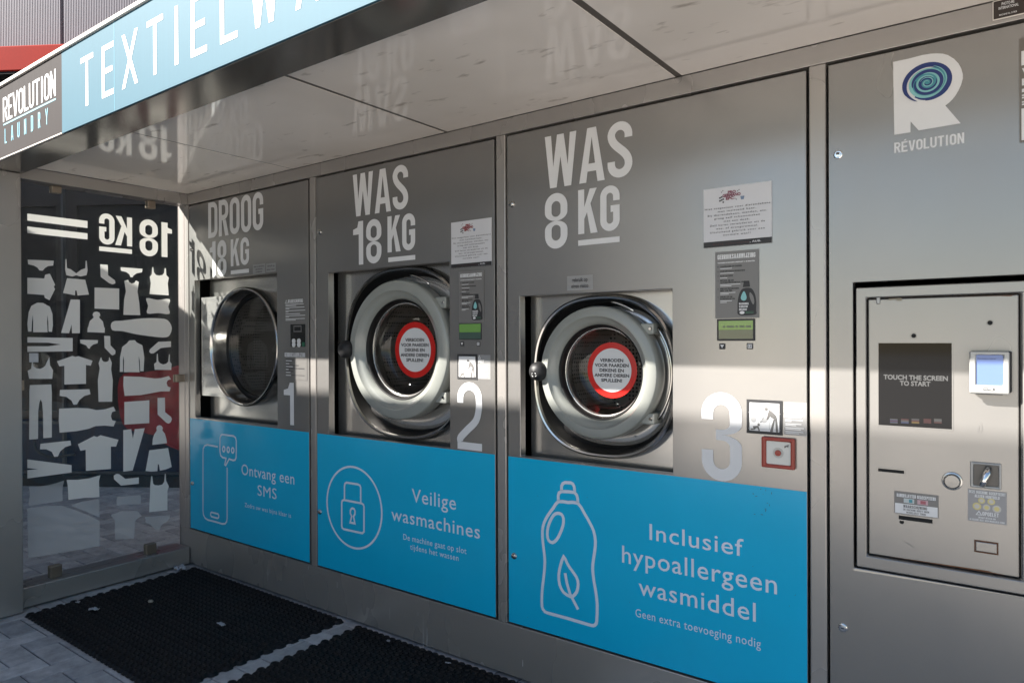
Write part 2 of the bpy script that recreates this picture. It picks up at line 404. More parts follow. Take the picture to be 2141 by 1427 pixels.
def glyph(ch, w, t):
    """polygons of a condensed bold capital, height 1, width w, stroke t"""
    R = min(w/2, .5); r = max(R-t, .01); P = []
    RO = (R, R); RI = (r, r)
    tv = t*.95
    if ch == 'É':
        P = glyph('E', w, t); P.append([(w*.35, 1.06), (w*.62, 1.06), (w*.85, 1.20), (w*.55, 1.20)]); return P
    if ch == 'I': return [rect(w/2-t/2, 0, w/2+t/2, 1)]
    if ch == '1': return [rect(w-t, 0, w, 1), [(0, .70), (w-t, .70), (w-t, 1), (w-t*1.05, 1), (w*.42, .86), (0, .82)]]
    if ch in 'OQ0':
        P += sector(R, 1-R, RO, RI, 0, 180, 18)+sector(R, R, RO, RI, 180, 360, 18)
        P += [rect(0, R, t, 1-R), rect(w-t, R, w, 1-R)]; return P
    if ch == 'D':
        P = [rect(0, 0, t, 1), rect(t, 1-tv, w-R, 1), rect(t, 0, w-R, tv), rect(w-t, R, w, 1-R)]
        P += sector(w-R, 1-R, RO, (r, R-tv), 0, 90)+sector(w-R, R, RO, (r, R-tv), 270, 360); return P
    if ch in 'RPB':
        ym = .44; h = 1-ym; q = min(R, h/2); qi = max(q-tv, .01)
        P = [rect(0, 0, t, 1), rect(t, 1-tv, w-R, 1), rect(t, ym, w-R, ym+tv)]
        P += sector(w-R, 1-q, (R, q), (r, qi), 0, 90)+sector(w-R, ym+q, (R, q), (r, qi), 270, 360)
        if ym+q < 1-q: P.append(rect(w-t, ym+q, w, 1-q))
        if ch == 'R': P.append([(w*.40, ym), (w*.40+t*1.1, ym), (w*1.02, 0), (w*1.02-t*1.12, 0)])
        if ch == 'B':
            q2 = ym/2; P += sector(w-R, ym-q2, (R, q2), (r, max(q2-tv, .01)), 0, 90)+sector(w-R, q2, (R, q2), (r, max(q2-tv, .01)), 270, 360)
            P += [rect(t, 0, w-R, tv)]
        return P
    if ch == 'E': return [rect(0, 0, t, 1), rect(t, 0, w, tv), rect(t, 1-tv, w, 1), rect(t, .5-tv/2, w*.88, .5+tv/2)]
    if ch == 'F': return [rect(0, 0, t, 1), rect(t, 1-tv, w, 1), rect(t, .48-tv/2, w*.88, .48+tv/2)]
    if ch == 'L': return [rect(0, 0, t, 1), rect(t, 0, w, tv)]
    if ch == 'T': return [rect(0, 1-tv, w, 1), rect(w/2-t/2, 0, w/2+t/2, 1-tv)]
    if ch == 'H': return [rect(0, 0, t, 1), rect(w-t, 0, w, 1), rect(t, .5-tv/2, w-t, .5+tv/2)]
    if ch == 'U':
        return sector(R, R, RO, RI, 180, 360, 18)+[rect(0, R, t, 1), rect(w-t, R, w, 1)]
    if ch == 'J':
        return sector(R, R, RO, RI, 180, 360, 18)+[rect(0, R, t, .3+R*.3), rect(w-t, R, w, 1)]
    if ch in 'CG':
        P = sector(R, 1-R, RO, RI, 0, 180, 18)+sector(R, R, RO, RI, 180, 360, 18)+[rect(0, R, t, 1-R), rect(w-t, .66, w, 1-R)]
        if ch == 'C': P.append(rect(w-t, R, w, .34))
        else: P += [rect(w-t, R, w, .56), rect(w*.54, .56-tv*.95, w-t, .56)]
        return P
    if ch == 'S':
        top = [(R+(R-t/2)*math.cos(R_(a)), 1-R+(R-t/2)*math.sin(R_(a))) for a in range(-8, 181, 12)]
        bot = [(R+(R-t/2)*math.cos(R_(a)), R+(R-t/2)*math.sin(R_(a))) for a in range(0, -189, -12)]
        a = top[-1]; b = bot[0]; mid = []
        y0 = a[1]; y1 = b[1]
        c1 = (a[0], y0-(y0-y1)*.45); c2 = (b[0], y1+(y0-y1)*.45)
        for k in range(1, 14):
            u = k/14; mid.append(tuple((1-u)**3*a[q]+3*(1-u)**2*u*c1[q]+3*(1-u)*u*u*c2[q]+u**3*b[q] for q in (0, 1)))
        return stroke([(top[0][0], .70)]+top+mid+bot+[(bot[-1][0], .30)], t)
    if ch == '8':
        a, b2 = .16, .16
        ri2 = (r, a-t/2)
        P = sector(R, 1-R, RO, RI, 0, 180, 18)+sector(R, R, RO, RI, 180, 360, 18)
        P += sector(R, .5+a, (R, a), ri2, 180, 360, 18)+sector(R, .5-a, (R, a), ri2, 0, 180, 18)
        P += [rect(0, .5+a, t, 1-R), rect(w-t, .5+a, w, 1-R), rect(0, R, t, .5-a), rect(w-t, R, w, .5-a)]
        P = [p for p in P]; return P
    if ch == '2':
        P = sector(R, 1-R, RO, RI, 0, 180, 18)+[rect(0, .69, t, 1-R)]
        path = [(w-t/2, 1-R), (w-t/2, .62), (w*.76, .44), (w*.40, .29), (t/2, .17), (t/2, tv)]
        P += stroke(smooth_path(path, k=5), t)+[rect(0, 0, w, tv)]; return P
    if ch == '3':
        P = sector(R, 1-R, RO, RI, 0, 180, 18)+sector(R, R, RO, RI, 180, 360, 18)
        P += [rect(0, .69, t, 1-R), rect(0, R, t, .345)]
        q = .13
        P += [rect(w-t, .52+q, w, 1-R), rect(w-t, R, w, .52-q)]
        P += sector(w-R, .52+q, (R, q), (r, q-.06), 270, 360)+sector(w-R, .52-q, (R, q), (r, q-.06), 0, 90)
        P += [rect(w*.36, .52-.06, w-R, .52+.06)]; return P
    if ch == 'A':
        a = t*.62; hi = .83; c = w/2
        e = lambda y: t+(c-t)*y/hi
        P = [[(0, 0), (t, 0), (c, hi), (c, 1), (c-a, 1)], [(w, 0), (c+a, 1), (c, 1), (c, hi), (w-t, 0)]]
        y0, y1 = .20, .20+tv; P.append([(e(y0), y0), (w-e(y0), y0), (w-e(y1), y1), (e(y1), y1)]); return P
    if ch == 'V':
        a = t*.6; lo = .2; c = w/2
        return [[(0, 1), (c-a, 0), (c, 0), (c, lo), (t, 1)], [(w, 1), (w-t, 1), (c, lo), (c, 0), (c+a, 0)]]
    if ch == 'W':
        a = t*.50; c1, c2, c = w*.27, w*.73, w/2; lo = .40
        return [[(0, 1), (c1-a, 0), (c1+a, 0), (c1, lo), (t*.95, 1)], [(c-a, 1), (c1, lo), (c1+a, 0), (c, .58), (c, 1)],
                [(c+a, 1), (c, 1), (c, .58), (c2-a, 0), (c2, lo)], [(w, 1), (w-t*.95, 1), (c2, lo), (c2-a, 0), (c2+a, 0)]]
    if ch == 'M':
        return [rect(0, 0, t, 1), rect(w-t, 0, w, 1), [(t, 1), (t, .72), (w/2, .12), (w/2, .42)], [(w-t, 1), (w/2, .42), (w/2, .12), (w-t, .72)]]
    if ch == 'N':
        return [rect(0, 0, t, 1), rect(w-t, 0, w, 1), [(t, 1), (t, .62), (w-t, 0), (w-t, .38)]]
    if ch == 'K':
        ax_, ay_, bx_, by_ = t, .33, w, 1.0
        on = lambda u: (ax_+(bx_-ax_)*u, ay_+(by_-ay_)*u)
        return [rect(0, 0, t, 1), [(ax_, ay_), (bx_, by_), (w-t*1.12, 1), (t, .60)], [on(.22), (w*1.04-t*1.12, 0), (w*1.04, 0), on(.50)]]
    if ch == 'X':
        c = w/2; h = t*.56; q = .5+.5*h/(c-t*.5); p = 1-q
        return [[(0, 1), (c-h, .5), (c, .5), (c, q), (t*1.05, 1)], [(w, 1), (w-t*1.05, 1), (c, q), (c, .5), (c+h, .5)],
                [(0, 0), (t*1.05, 0), (c, p), (c, .5), (c-h, .5)], [(w, 0), (c+h, .5), (c, .5), (c, p), (w-t*1.05, 0)]]
    if ch == 'Y':
        c = w/2
        return [rect(c-t/2, 0, c+t/2, .42), [(0, 1), (c-t/2, .42), (c, .42), (c, .52), (t, 1)], [(w, 1), (w-t, 1), (c, .52), (c, .42), (c+t/2, .42)]]
    if ch == 'Z':
        return [rect(0, 1-tv, w, 1), rect(0, 0, w, tv), [(0, tv), (t*1.1, tv), (w, 1-tv), (w-t*1.1, 1-tv)]]
    if ch == '/': return [[(0, 0), (t*.8, 0), (w, 1), (w-t*.8, 1)]]
    return []
WID = {'I': .55, 'W': 1.42, 'M': 1.25, '1': .68, 'J': .85, ' ': .6, 'L': .88, 'E': .88, 'F': .85, 'A': 1.08, 'V': 1.06, 'T': .95}
def headline(s, x0, x1, z0, z1, t=.14, gap=.12):
    """letters of a condensed headline filling the box; returns 2-D polygons"""
    H = z1-z0; tot = (x1-x0)/H
    units = sum(WID.get(c, 1) for c in s)+gap*(len(s)-1)
    k = tot/units; out = []; x = 0
    for c in s:
        w = WID.get(c, 1)*k
        for p in glyph(c, w if c != 'I' else max(w, t), t): out.append([(x0+(x+a)*H, z0+b*H) for a, b in p])
        x += w+gap*k
    return out

# ------------------------------------------------------------------ running text (built-in font)
_cache = {}
def ftext_raw(s, bold=0.0, space=1.0):
    cu = bpy.data.curves.new('t', 'FONT'); cu.body = s; cu.offset = bold; cu.space_character = space
    cu.resolution_u = 3; cu.size = 1
    o = bpy.data.objects.new('t', cu); COL.objects.link(o)
    bpy.context.view_layer.update()
    dg = bpy.context.evaluated_depsgraph_get()
    me = bpy.data.meshes.new_from_object(o.evaluated_get(dg))
    v = [(p.co.x, p.co.y) for p in me.vertices]; f = [tuple(p.vertices) for p in me.polygons]
    bpy.data.objects.remove(o); bpy.data.curves.remove(cu); bpy.data.meshes.remove(me)
    return v, f
def cap_h(bold):
    k = ('cap', bold)
    if k not in _cache:
        v, f = ftext_raw('H', bold); _cache[k] = max(p[1] for p in v)
    return _cache[k]
def ftext(mb, s, x0, x1, z, ch, place, bold=0.0, space=1.0, center=None):
    """one line of text: from x0 to x1, base line z, capital height ch"""
    v, f = ftext_raw(s, bold, space)
    if not v: return
    a = min(p[0] for p in v); b = max(p[0] for p in v); k = (x1-x0)/(b-a); q = ch/cap_h(bold)
    mb.add([place(x0+(p[0]-a)*k, z+p[1]*q) for p in v], f)

# px boxes on a wall plane
def pbox(xl, yb, yt, xr, Y=0.0, xq=None):
    """left px, bottom px y, top px y (both read at px xq or the left edge), right px -> x0, x1, z0, z1"""
    q = xl if xq is None else xq
    x0 = wl(xl, (yb+yt)/2, Y)[0]; x1 = wl(xr, (yb+yt)/2, Y)[0]
    return x0, x1, wl(q, yb, Y)[1], wl(q, yt, Y)[1]
def bar(x0, x1, z0, z1): return rect(x0, z0, x1, z1)

# ================================================================== SETTING
EPS = 0.0012
PAV_ROT = R_(0); PAV_OFF = (-3.41, -.9975)
g = MB(); g.poly([(-60, -60, -.007), (60, -60, -.007), (60, 60, -.007), (-60, 60, -.007)])
structure(g.build('ground', mat('joint_sand', (.035, .033, .03), .9)))
g = MB(); prnd = random.Random(3); PW = .1076; ca_, sa_ = math.cos(PAV_ROT), math.sin(PAV_ROT)
for a in range(-70, 71):
    for b in range(-70, 71):
        # herringbone cell (a, b): one lying and one standing stone per step of the staircase
        for lie in (True, False):
            u0 = (a+b*2-(0 if lie else 0))*PW; v0 = (a-b*2+(0 if lie else 1))*PW
            u0, v0 = ((a+2*b)*PW, (a-2*b)*PW) if lie else ((a+2*b)*PW, (a-2*b+1)*PW)
            u1, v1 = (u0+2*PW, v0+PW) if lie else (u0+PW, v0+2*PW)
            cxx, cyy = (u0+u1)/2, (v0+v1)/2
            X, Y = cxx*ca_-cyy*sa_+PAV_OFF[0], cxx*sa_+cyy*ca_+PAV_OFF[1]
            if not (-9.5 < X < 1.6 and -1.74 < Y < 4.6) or (-4.0 < X < .7 and .1 < Y < .85): continue
            gp_ = .0022; ch_ = .0032; q = []
            tz = [prnd.uniform(-.0012, .0012) for _ in range(4)]; j_ = prnd.uniform(-.0012, .0012)
            for ins, z in ((gp_, -.006), (gp_, -.0028), (gp_+ch_, 0.0)):
                for k, (U, V_) in enumerate(((u0+ins, v0+ins), (u1-ins, v0+ins), (u1-ins, v1-ins), (u0+ins, v1-ins))):
                    U += j_; q.append((U*ca_-V_*sa_+PAV_OFF[0], U*sa_+V_*ca_+PAV_OFF[1], z+(tz[k] if z > -.005 else 0)))
            g.add(q, [(8, 9, 10, 11)]+[(o_+k, o_+(k+1) % 4, o_+4+(k+1) % 4, o_+4+k) for o_ in (0, 4) for k in range(4)])
structure(g.build('pavement', MT['pavers']))
yd = MB(); yd.poly([(-60, -60, .004), (60, -60, .004), (60, -1.75, .004), (-60, -1.75, .004)])  # unseen pale ground, added to bounce sunlight up to the ceiling
structure(yd.build('bounce_yard', mat('bounce_concrete', (.59, .55, .50), .8, var=.12, vscale=1.5, bump=.2, bscale=40)))

# ================================================================== KIOSK
def slab_hole(m, x0, x1, z0, z1, h, y0, y1):
    """flat sheet with a rectangular opening h = (x0, x1, z0, z1)"""
    o = [(x0, z0), (x1, z0), (x1, z1), (x0, z1)]; i = [(h[0], h[2]), (h[1], h[2]), (h[1], h[3]), (h[0], h[3])]
    vs = [(x, y, z) for y in (y0, y1) for ring in (o, i) for x, z in ring]; fs = []
    for k in range(4):
        n = (k+1) % 4
        fs += [(k, n, 4+n, 4+k), (8+k, 12+k, 12+n, 8+n), (k, 8+k, 8+n, n), (4+k, 4+n, 12+n, 12+k)]
    m.add(vs, fs); return m
def plate_round_hole(m, x0, x1, z0, z1, cx, cz, fr, y, n=96):
    vs = []; fs = []
    for i in range(n):
        a = 2*math.pi*i/n; c, s_ = math.cos(a), math.sin(a); r = fr(a)
        tx = ((x1-cx) if c > 0 else (x0-cx))/c if abs(c) > 1e-6 else 1e9
        tz = ((z1-cz) if s_ > 0 else (z0-cz))/s_ if abs(s_) > 1e-6 else 1e9
        t = max(min(tx, tz), r*1.001)
        vs += [(cx+r*c, y, cz+r*s_), (cx+t*c, y, cz+t*s_)]
    for i in range(n):
        j = (i+1) % n; fs.append((2*i, 2*j, 2*j+1, 2*i+1))
    for X, Z in ((x0, z0), (x1, z0), (x1, z1), (x0, z1)):
        a = math.atan2(Z-cz, X-cx) % (2*math.pi); i = int(a/(2*math.pi)*n); j = (i+1) % n
        vs.append((X, y, Z)); fs.append((2*i+1, 2*j+1, len(vs)-1))
    m.add(vs, fs); return m

XL, XR = -3.945, 0.74            # machine wall ends
ZC = 2.165                      # ceiling
kiosk = thing('laundry_kiosk', 'grey metal laundry kiosk with light blue TEXTIELWA roof sign over the machines', 'kiosk', (-1.6, 0, 0))
MB().box(-4.05, XR, 0.004, 0.9, 0.014, 0.212).build('plinth', MT['frame'], kiosk, bevel=.003)
MB().box(XL, XR, 0.0, 0.06, 2.104, 2.164).build('frieze', MT['frame'], kiosk, bevel=.002)
for a, b in ((-2.8225, -2.7785), (-1.6695, -1.6250), (-.5145, -.4680), (.645, .74)):
    m = MB(); m.box(a, b, 0.0, 0.05, .2125, 2.1035)
    m.build('mullion', MT['frame'], kiosk, bevel=.004)
m = MB(); m.box(-4.052, -3.988, 0.0, .05, .2125, 2.1035); m.build('corner_post', MT['frame'], kiosk, bevel=.003)
m = MB(); m.box(-3.985, -3.944, 0.0, .05, .2125, 2.1035); m.build('corner_post', MT['frame'], kiosk, bevel=.003)
m = MB(); m.box(-4.052, XL-.001, 0.0, .05, 2.104, 2.164); m.build('corner_post', MT['frame'], kiosk)
# dark hollow body behind the panels
m = MB()
m.poly([(-4.049, .9, .2), (XR, .9, .2), (XR, .9, 2.2), (-4.049, .9, 2.2)])
m.poly([(-4.049, .05, .2), (-4.049, .9, .2), (-4.049, .9, 2.2), (-4.049, .05, 2.2)])
m.poly([(XR, 0.05, .2), (XR, .9, .2), (XR, .9, 2.2), (XR, .05, 2.2)])
m.build('body_shell', MT['black'], kiosk)
m = MB()
for a, b in ((-2.8215, -2.7795), (-1.6685, -1.626), (-.5135, -.469)):
    m.box(a-.03, b+.03, .051, .052, .213, 2.103)
m.box(XL, XR, .0605, .0615, 2.07, 2.16)
m.build('gap_backing', MT['black'], kiosk)
m = MB(); m.box(-4.056, XR, .902, .93, 0.0, 2.2); m.box(-4.056, -4.0525, 0.0, .9015, 0.0, 2.2); m.build('outer_cladding', MT['frame'], kiosk)

# side bay: sill, top rail, front post
m = MB(); m.box(-4.09, -3.942, -.853, -.001, .012, .108); m.build('sill', MT['frame'], kiosk, bevel=.004)
m = MB(); m.box(-4.045, -3.941, -.853, -.001, 2.104, 2.1635); m.build('top_rail', MT['frame'], kiosk, bevel=.002)
m = MB(); m.box(-3.990, -3.900, -1.0, -.8545, .006, 2.1205); m.build('post', MT['frame'], kiosk, bevel=.004)
# ceiling
seams = [(-3.94, None), (-2.955, .011), (-1.927, .017), (-.915, .022), (.115, .02), (XR, None)]
for i in range(5):
    a = seams[i][0]+(seams[i][1] or 0)/2; b = seams[i+1][0]-(seams[i+1][1] or 0)/2
    m = MB(); m.box(a, b, -.852, -.001, ZC, ZC+.006); m.build('ceiling_panel', MT['ceiling'], kiosk, bevel=.0015)
jm = mat('joint_grey', (.10, .085, .07), .5)
for x, wd in seams[1:5]: MB().box(x-wd/2+.0006, x+wd/2-.0006, -.852, -.001, ZC+.0010, ZC+.008).build('ceiling_joint', jm, kiosk)
MB().box(-4.11, XR, -.843, .93, 2.205, 2.43).build('roof', MT['frame'], kiosk)
# canopy beam and sign
beam_m = panel_metal('beam_metal', (.40, .37, .335), .14, .9, .2, .15)
MB().box(-4.12, XR, -.995, -.845, 2.1215, 2.44).build('canopy_beam', beam_m, kiosk, bevel=.002)
XS = -3.0385
m = MB(); m.box(-4.12, XS, -1.003, -.9955, 2.127, 2.441)
fas = m.build('roof_sign', MT['fascia_blue'], kiosk)
fas.data.materials.clear(); fas.data.materials.append(MT['fascia_grey'])
m = MB(); m.box(XS, XR, -1.003, -.9955, 2.124, 2.441); fasb = m.build('roof_sign', MT['fascia_blue'], kiosk)
m = MB(); m.box(-4.125, XR, -1.012, -.9, 2.442, 2.456); m.build('sign_trim', MT['trim'], kiosk, bevel=.002)
m = MB(); m.box(-4.12, XS, -1.005, -.9975, 2.1225, 2.1268); m.build('sign_trim', MT['trim'], kiosk)
m = MB()
for px in (239.0, ):
    x = wl(px, 120, -1.003)[0]; m.box(x-.001, x+.001, -1.0034, -1.0031, 2.125, 2.441)
m.build('sign_joint', mat('joint_blue', (.06, .25, .34), .6), fasb)
FY = -1.0040
pl = on_wall(FY)
z0 = wl(181.6, 221, FY)[1]; z1 = wl(168, 123.5, FY)[1]
for ch, a, b in (('T', 168, 194.4), ('E', 212.7, 237.3), ('X', 254.6, 288), ('T', 307, 341), ('I', 364, 373.7), ('E', 399.3, 432.6), ('L', 460.5, 496), ('W', 523, 584), ('A', 618.5, 672)):
    x0 = wl(a, 100, FY)[0]; x1 = wl(b, 100, FY)[0]; H = z1-z0
    flat('lettering', [[(x0+u*H, z0+v*H) for u, v in p] for p in glyph(ch, (x1-x0)/H, .108)], pl, MT['white_sun'], fasb)
x0, x1, za, zb = pbox(6.3, 255.8, 205.4, 116.7, FY)
flat('lettering', headline('REVOLUTION', x0, x1, za, zb, .112, .16), pl, MT['white_sun'], fas)
zl = wl(7, 263, FY)[1]; flat('underline', [bar(wl(7, 260, FY)[0], x1, zl, zl+.0065)], pl, MT['sky_blue_print'], fas)
x0, x1, za, zb = pbox(7.3, 301.6, 270.8, 116.6, FY)
n = 'LAUNDRY'; H = zb-za; step = (x1-x0-.115)/6
for i, ch in enumerate(n):
    wd = .34 if ch not in 'AY' else .40
    flat('lettering', [[(x0+i*step+.015+u*H, za+v*H) for u, v in p] for p in glyph(ch, wd, .10)], pl, MT['sky_blue_print'], fas)
# maker's plate on the frieze
x0, x1, za, zb = pbox(2075.5, 44.5, 8, 2139, 0.0)
pk = MB().box(x0, x1+.02, -.003, 0.0005, za, zb+.004).build('maker_plate', MT['trim'], kiosk)
m = MB(); m.box(x0+.0018, x1+.018, -.0036, -.0031, za+.002, zb+.002); m.build('plate_face', MT['plate'], pk)
m = MB()
for t, a, b, z, c in (('PHOTO-ME', .30, .72, .74, .16), ('INTERNATIONAL', .20, .86, .52, .15), ('MACHINE No. 217828', .22, .80, .17, .09)):
    ftext(m, t, x0+a*(x1-x0), x0+b*(x1-x0), za+z*(zb-za), c*(zb-za), on_wall(-.0042), .02)
m.build('lettering', MT['white'], pk)

# ---- glass side panel
XG = -4.0
sides = lambda X: (lambda u, v: (X, u, v))
gtop = sdp(150, 398.5, XG)[1]
gp = thing('glass_panel', 'tall glass side panel printed with pale garment silhouettes and a mirrored 18 KG', 'glass panel', (XG, -.45, .11))
MB().box(XG-.004, XG+.004, -.876, sdp(372, 800, XG)[0], .112, gtop).build('pane', MT['pane'], gp)
clamp_m = mat('clamp_metal', (.30, .25, .20), .35, .8)
def clampbox(p0, p1, zt, zb_):
    ya, yb = sdp(p0[0], p0[1], XG+.018)[0], sdp(p1[0], p1[1], XG+.018)[0]
    m = MB(); m.box(XG-.018, XG-.0045, ya, yb, zb_, zt); m.box(XG+.0045, XG+.018, ya, yb, zb_, zt)
    m.build('clamp', clamp_m, gp, bevel=.005, seg=3)
clampbox((108, 395), (129.5, 395), 2.1035, sdp(118, 403.5, XG+.018)[1])
clampbox((309, 430), (326, 430), 2.1035, sdp(318, 436, XG+.018)[1])
zs = .1085
clampbox((105, 1195), (131, 1195), sdp(118, 1181, XG+.018)[1], zs)
clampbox((306, 1146), (328, 1146), sdp(317, 1136, XG+.018)[1], zs)
a, b = sdp(368, 790, XG+.018)[0], -.0015
m = MB(); zc = sdp(376, 790, XG)[1]; m.box(XG-.018, XG-.0045, a, b, zc-.022, zc+.022); m.box(XG+.0045, XG+.018, a, b, zc-.022, zc+.022); m.build('clamp', clamp_m, gp, bevel=.003)
m = MB(); zc = sdp(47, 805, XG)[1]; yb = sdp(51, 805, XG+.018)[0]; m.box(XG-.018, XG-.0045, -.853, yb, zc-.025, zc+.025); m.box(XG+.0045, XG+.018, -.853, yb, zc-.025, zc+.025); m.build('clamp', clamp_m, gp, bevel=.003)

XD = XG+.0052
def decal(name, pts, conv, mt='decal'):
    P = [sdp(*conv(u, v), XD) for u, v in pts]
    flat(name, [P], sides(XD), MT[mt], gp)
cA = lambda u, v: (u/2.974, 360+v/2.974)
cB = lambda u, v: (u/4.7575, 700+v/4.7575)
cC = lambda u, v: (u/5.0975, 960+v/5.0975)
sm = lambda p: smooth_path(p, True, 3)
D = decal
D('stripe_decal', [(170, 257), (544, 303), (544, 347), (170, 300)], cA)
D('stripe_decal', [(170, 337), (544, 380), (544, 418), (170, 378)], cA)
D('briefs_decal', [(172, 543), (334, 550), (331, 580), (300, 583), (280, 595), (265, 612), (245, 610), (232, 592), (210, 580), (175, 572)], cA)
D('shirt_decal', [(170, 655), (275, 660), (280, 637), (310, 630), (343, 700), (336, 708), (336, 716), (343, 725), (308, 795), (278, 780), (275, 763), (170, 755)], cA)
D('bra_decal', [(407, 540), (413, 540), (417, 595), (440, 603), (474, 628), (505, 605), (530, 597), (533, 550), (539, 550), (545, 610), (538, 640), (500, 648), (474, 640), (450, 648), (413, 640), (405, 605)], cA)
D('shorts_decal', [(417, 658), (530, 668), (553, 760), (482, 766), (476, 735), (468, 735), (466, 765), (392, 750)], cA)
D('sock_decal', [(623, 572), (670, 575), (672, 640), (715, 672), (718, 690), (700, 697), (680, 690), (626, 650)], cA)
D('briefs_decal', [(750, 590), (886, 600), (883, 622), (850, 628), (830, 642), (825, 652), (812, 652), (805, 635), (785, 620), (752, 612)], cA)
D('tank_top_decal', [(947, 590), (953, 590), (957, 622), (970, 638), (990, 642), (1010, 638), (1020, 626), (1024, 596), (1031, 596), (1035, 640), (1050, 655), (1043, 690), (1049, 765), (930, 757), (938, 690), (931, 650), (943, 635)], cA)
D('towel_decal', [(588, 716), (741, 723), (741, 853), (588, 847)], cA)
D('dress_decal', [(773, 675), (797, 668), (803, 683), (820, 692), (837, 686), (845, 672), (863, 682), (855, 740), (866, 810), (872, 888), (767, 886), (772, 790), (783, 740)], cA)
D('pillow_decal', sm([(910, 782), (980, 793), (1055, 788), (1047, 835), (1053, 880), (985, 875), (915, 877), (921, 830)]), cA)
D('sweater_decal', [(232, 810), (268, 812), (290, 825), (310, 835), (326, 880), (329, 950), (323, 992), (302, 990), (300, 930), (296, 885), (293, 930), (296, 994), (205, 994), (206, 930), (204, 885), (199, 930), (196, 990), (174, 990), (170, 940), (178, 870), (195, 830)], cA)
D('trousers_decal', [(440, 790), (497, 792), (497, 1000), (448, 1000), (445, 945), (430, 1000), (380, 998)], cA)
D('beanie_decal', [(583, 870), (600, 865), (618, 872), (624, 888), (616, 902), (640, 928), (648, 965), (652, 968), (651, 997), (543, 993), (545, 965), (548, 962), (558, 925), (583, 902), (575, 885)], cA)
bag = sm([(690, 945), (710, 925), (760, 922), (880, 908), (1000, 908), (1045, 922), (1068, 965), (1055, 1012), (1025, 1026), (960, 1022), (850, 1007), (760, 987), (700, 982)])
D('sleeping_bag_decal', [p for p in bag], cA)
D('trousers_decal', [(170, 1024), (452, 1030), (452, 1112), (170, 1116), (170, 1081), (300, 1081), (378, 1070), (300, 1059), (170, 1058)], cA)
D('briefs_decal', [(497, 1040), (610, 1043), (607, 1063), (580, 1070), (562, 1085), (558, 1096), (548, 1094), (535, 1075), (500, 1062)], cA)
D('sock_decal', [(648, 1016), (685, 1018), (687, 1075), (718, 1108), (717, 1128), (700, 1138), (690, 1132), (650, 1090)], cA)
D('sweater_decal', [(803, 1045), (838, 1043), (850, 1057), (885, 1075), (897, 1150), (893, 1236), (872, 1236), (869, 1170), (863, 1140), (863, 1170), (868, 1242), (770, 1242), (771, 1170), (767, 1140), (764, 1170), (765, 1240), (745, 1240), (746, 1150), (760, 1085), (790, 1062)], cA)
D('sock_decal', [(1063, 1050), (1063, 1085), (1000, 1092), (955, 1125), (938, 1126), (928, 1115), (932, 1100), (985, 1053)], cA)
D('bra_decal', [(962, 1227), (958, 1190), (973, 1178), (975, 1130), (981, 1127), (984, 1172), (995, 1186), (1015, 1194), (1035, 1188), (1046, 1176), (1051, 1130), (1056, 1132), (1056, 1176), (1067, 1190), (1065, 1228)], cA)
D('bra_decal', [(290, 435), (275, 355), (310, 335), (318, 270), (325, 270), (335, 312), (360, 330), (400, 336), (430, 322), (450, 305), (487, 225), (492, 225), (497, 300), (527, 350), (520, 435)], cB)
D('shirt_decal', [(720, 208), (748, 216), (780, 210), (920, 255), (903, 305), (855, 297), (855, 485), (640, 492), (640, 305), (590, 312), (567, 260)], cB)
D('dress_decal', [(1003, 222), (1009, 222), (1014, 248), (1030, 264), (1050, 268), (1072, 262), (1082, 248), (1084, 222), (1090, 222), (1112, 275), (1105, 340), (1122, 450), (1115, 662), (980, 664), (973, 450), (992, 330), (980, 280)], cB)
D('trousers_decal', [(297, 497), (510, 490), (515, 560), (515, 1018), (430, 1025), (427, 760), (418, 670), (405, 638), (392, 670), (380, 760), (378, 1032), (290, 1040), (292, 560)], cB)
D('briefs_decal', [(597, 545), (890, 538), (900, 588), (840, 605), (790, 645), (765, 690), (730, 692), (710, 650), (660, 615), (593, 605)], cB)
D('dress_decal', [(1230, 410), (1400, 415), (1540, 432), (1600, 428), (1680, 407), (1700, 440), (1668, 450), (1657, 475), (1668, 510), (1697, 522), (1688, 560), (1600, 560), (1520, 575), (1400, 597), (1240, 605), (1226, 500)], cB)
D('dress_decal', [(588, 732), (760, 724), (880, 728), (960, 745), (1040, 738), (1130, 712), (1150, 755), (1115, 765), (1103, 805), (1115, 845), (1152, 855), (1130, 908), (1040, 900), (950, 905), (880, 932), (760, 955), (592, 970), (585, 850)], cB)
D('towel_decal', [(1237, 665), (1485, 648), (1485, 875), (1237, 890)], cB)
D('sock_decal', [(1567, 625), (1640, 622), (1642, 765), (1700, 812), (1710, 835), (1700, 865), (1678, 880), (1655, 872), (1568, 790)], cB)
D('beanie_decal', [(1568, 900), (1588, 895), (1608, 903), (1620, 925), (1614, 946), (1640, 980), (1655, 1030), (1660, 1075), (1515, 1092), (1520, 1030), (1535, 985), (1560, 948), (1555, 920)], cB)
D('trousers_decal', [(1226, 945), (1305, 935), (1322, 1030), (1340, 935), (1440, 925), (1320, 1345), (1226, 1357)], cB)
D('shorts_decal', [(1485, 1145), (1672, 1122), (1708, 1310), (1650, 1335), (1590, 1347), (1580, 1285), (1570, 1285), (1566, 1352), (1500, 1357), (1448, 1350)], cB)
D('briefs_decal', [(402, 1080), (700, 1048), (708, 1095), (650, 1112), (600, 1155), (575, 1207), (540, 1210), (515, 1160), (460, 1135), (397, 1135)], cB)
D('shirt_decal', [(775, 1085), (935, 1003), (965, 1013), (1000, 995), (1178, 1040), (1155, 1108), (1103, 1108), (1103, 1330), (855, 1350), (852, 1140), (800, 1150)], cB)
D('trousers_decal', [(272, 1235), (712, 1292), (712, 1365), (272, 1425), (272, 1342), (380, 1332), (272, 1322)], cB)
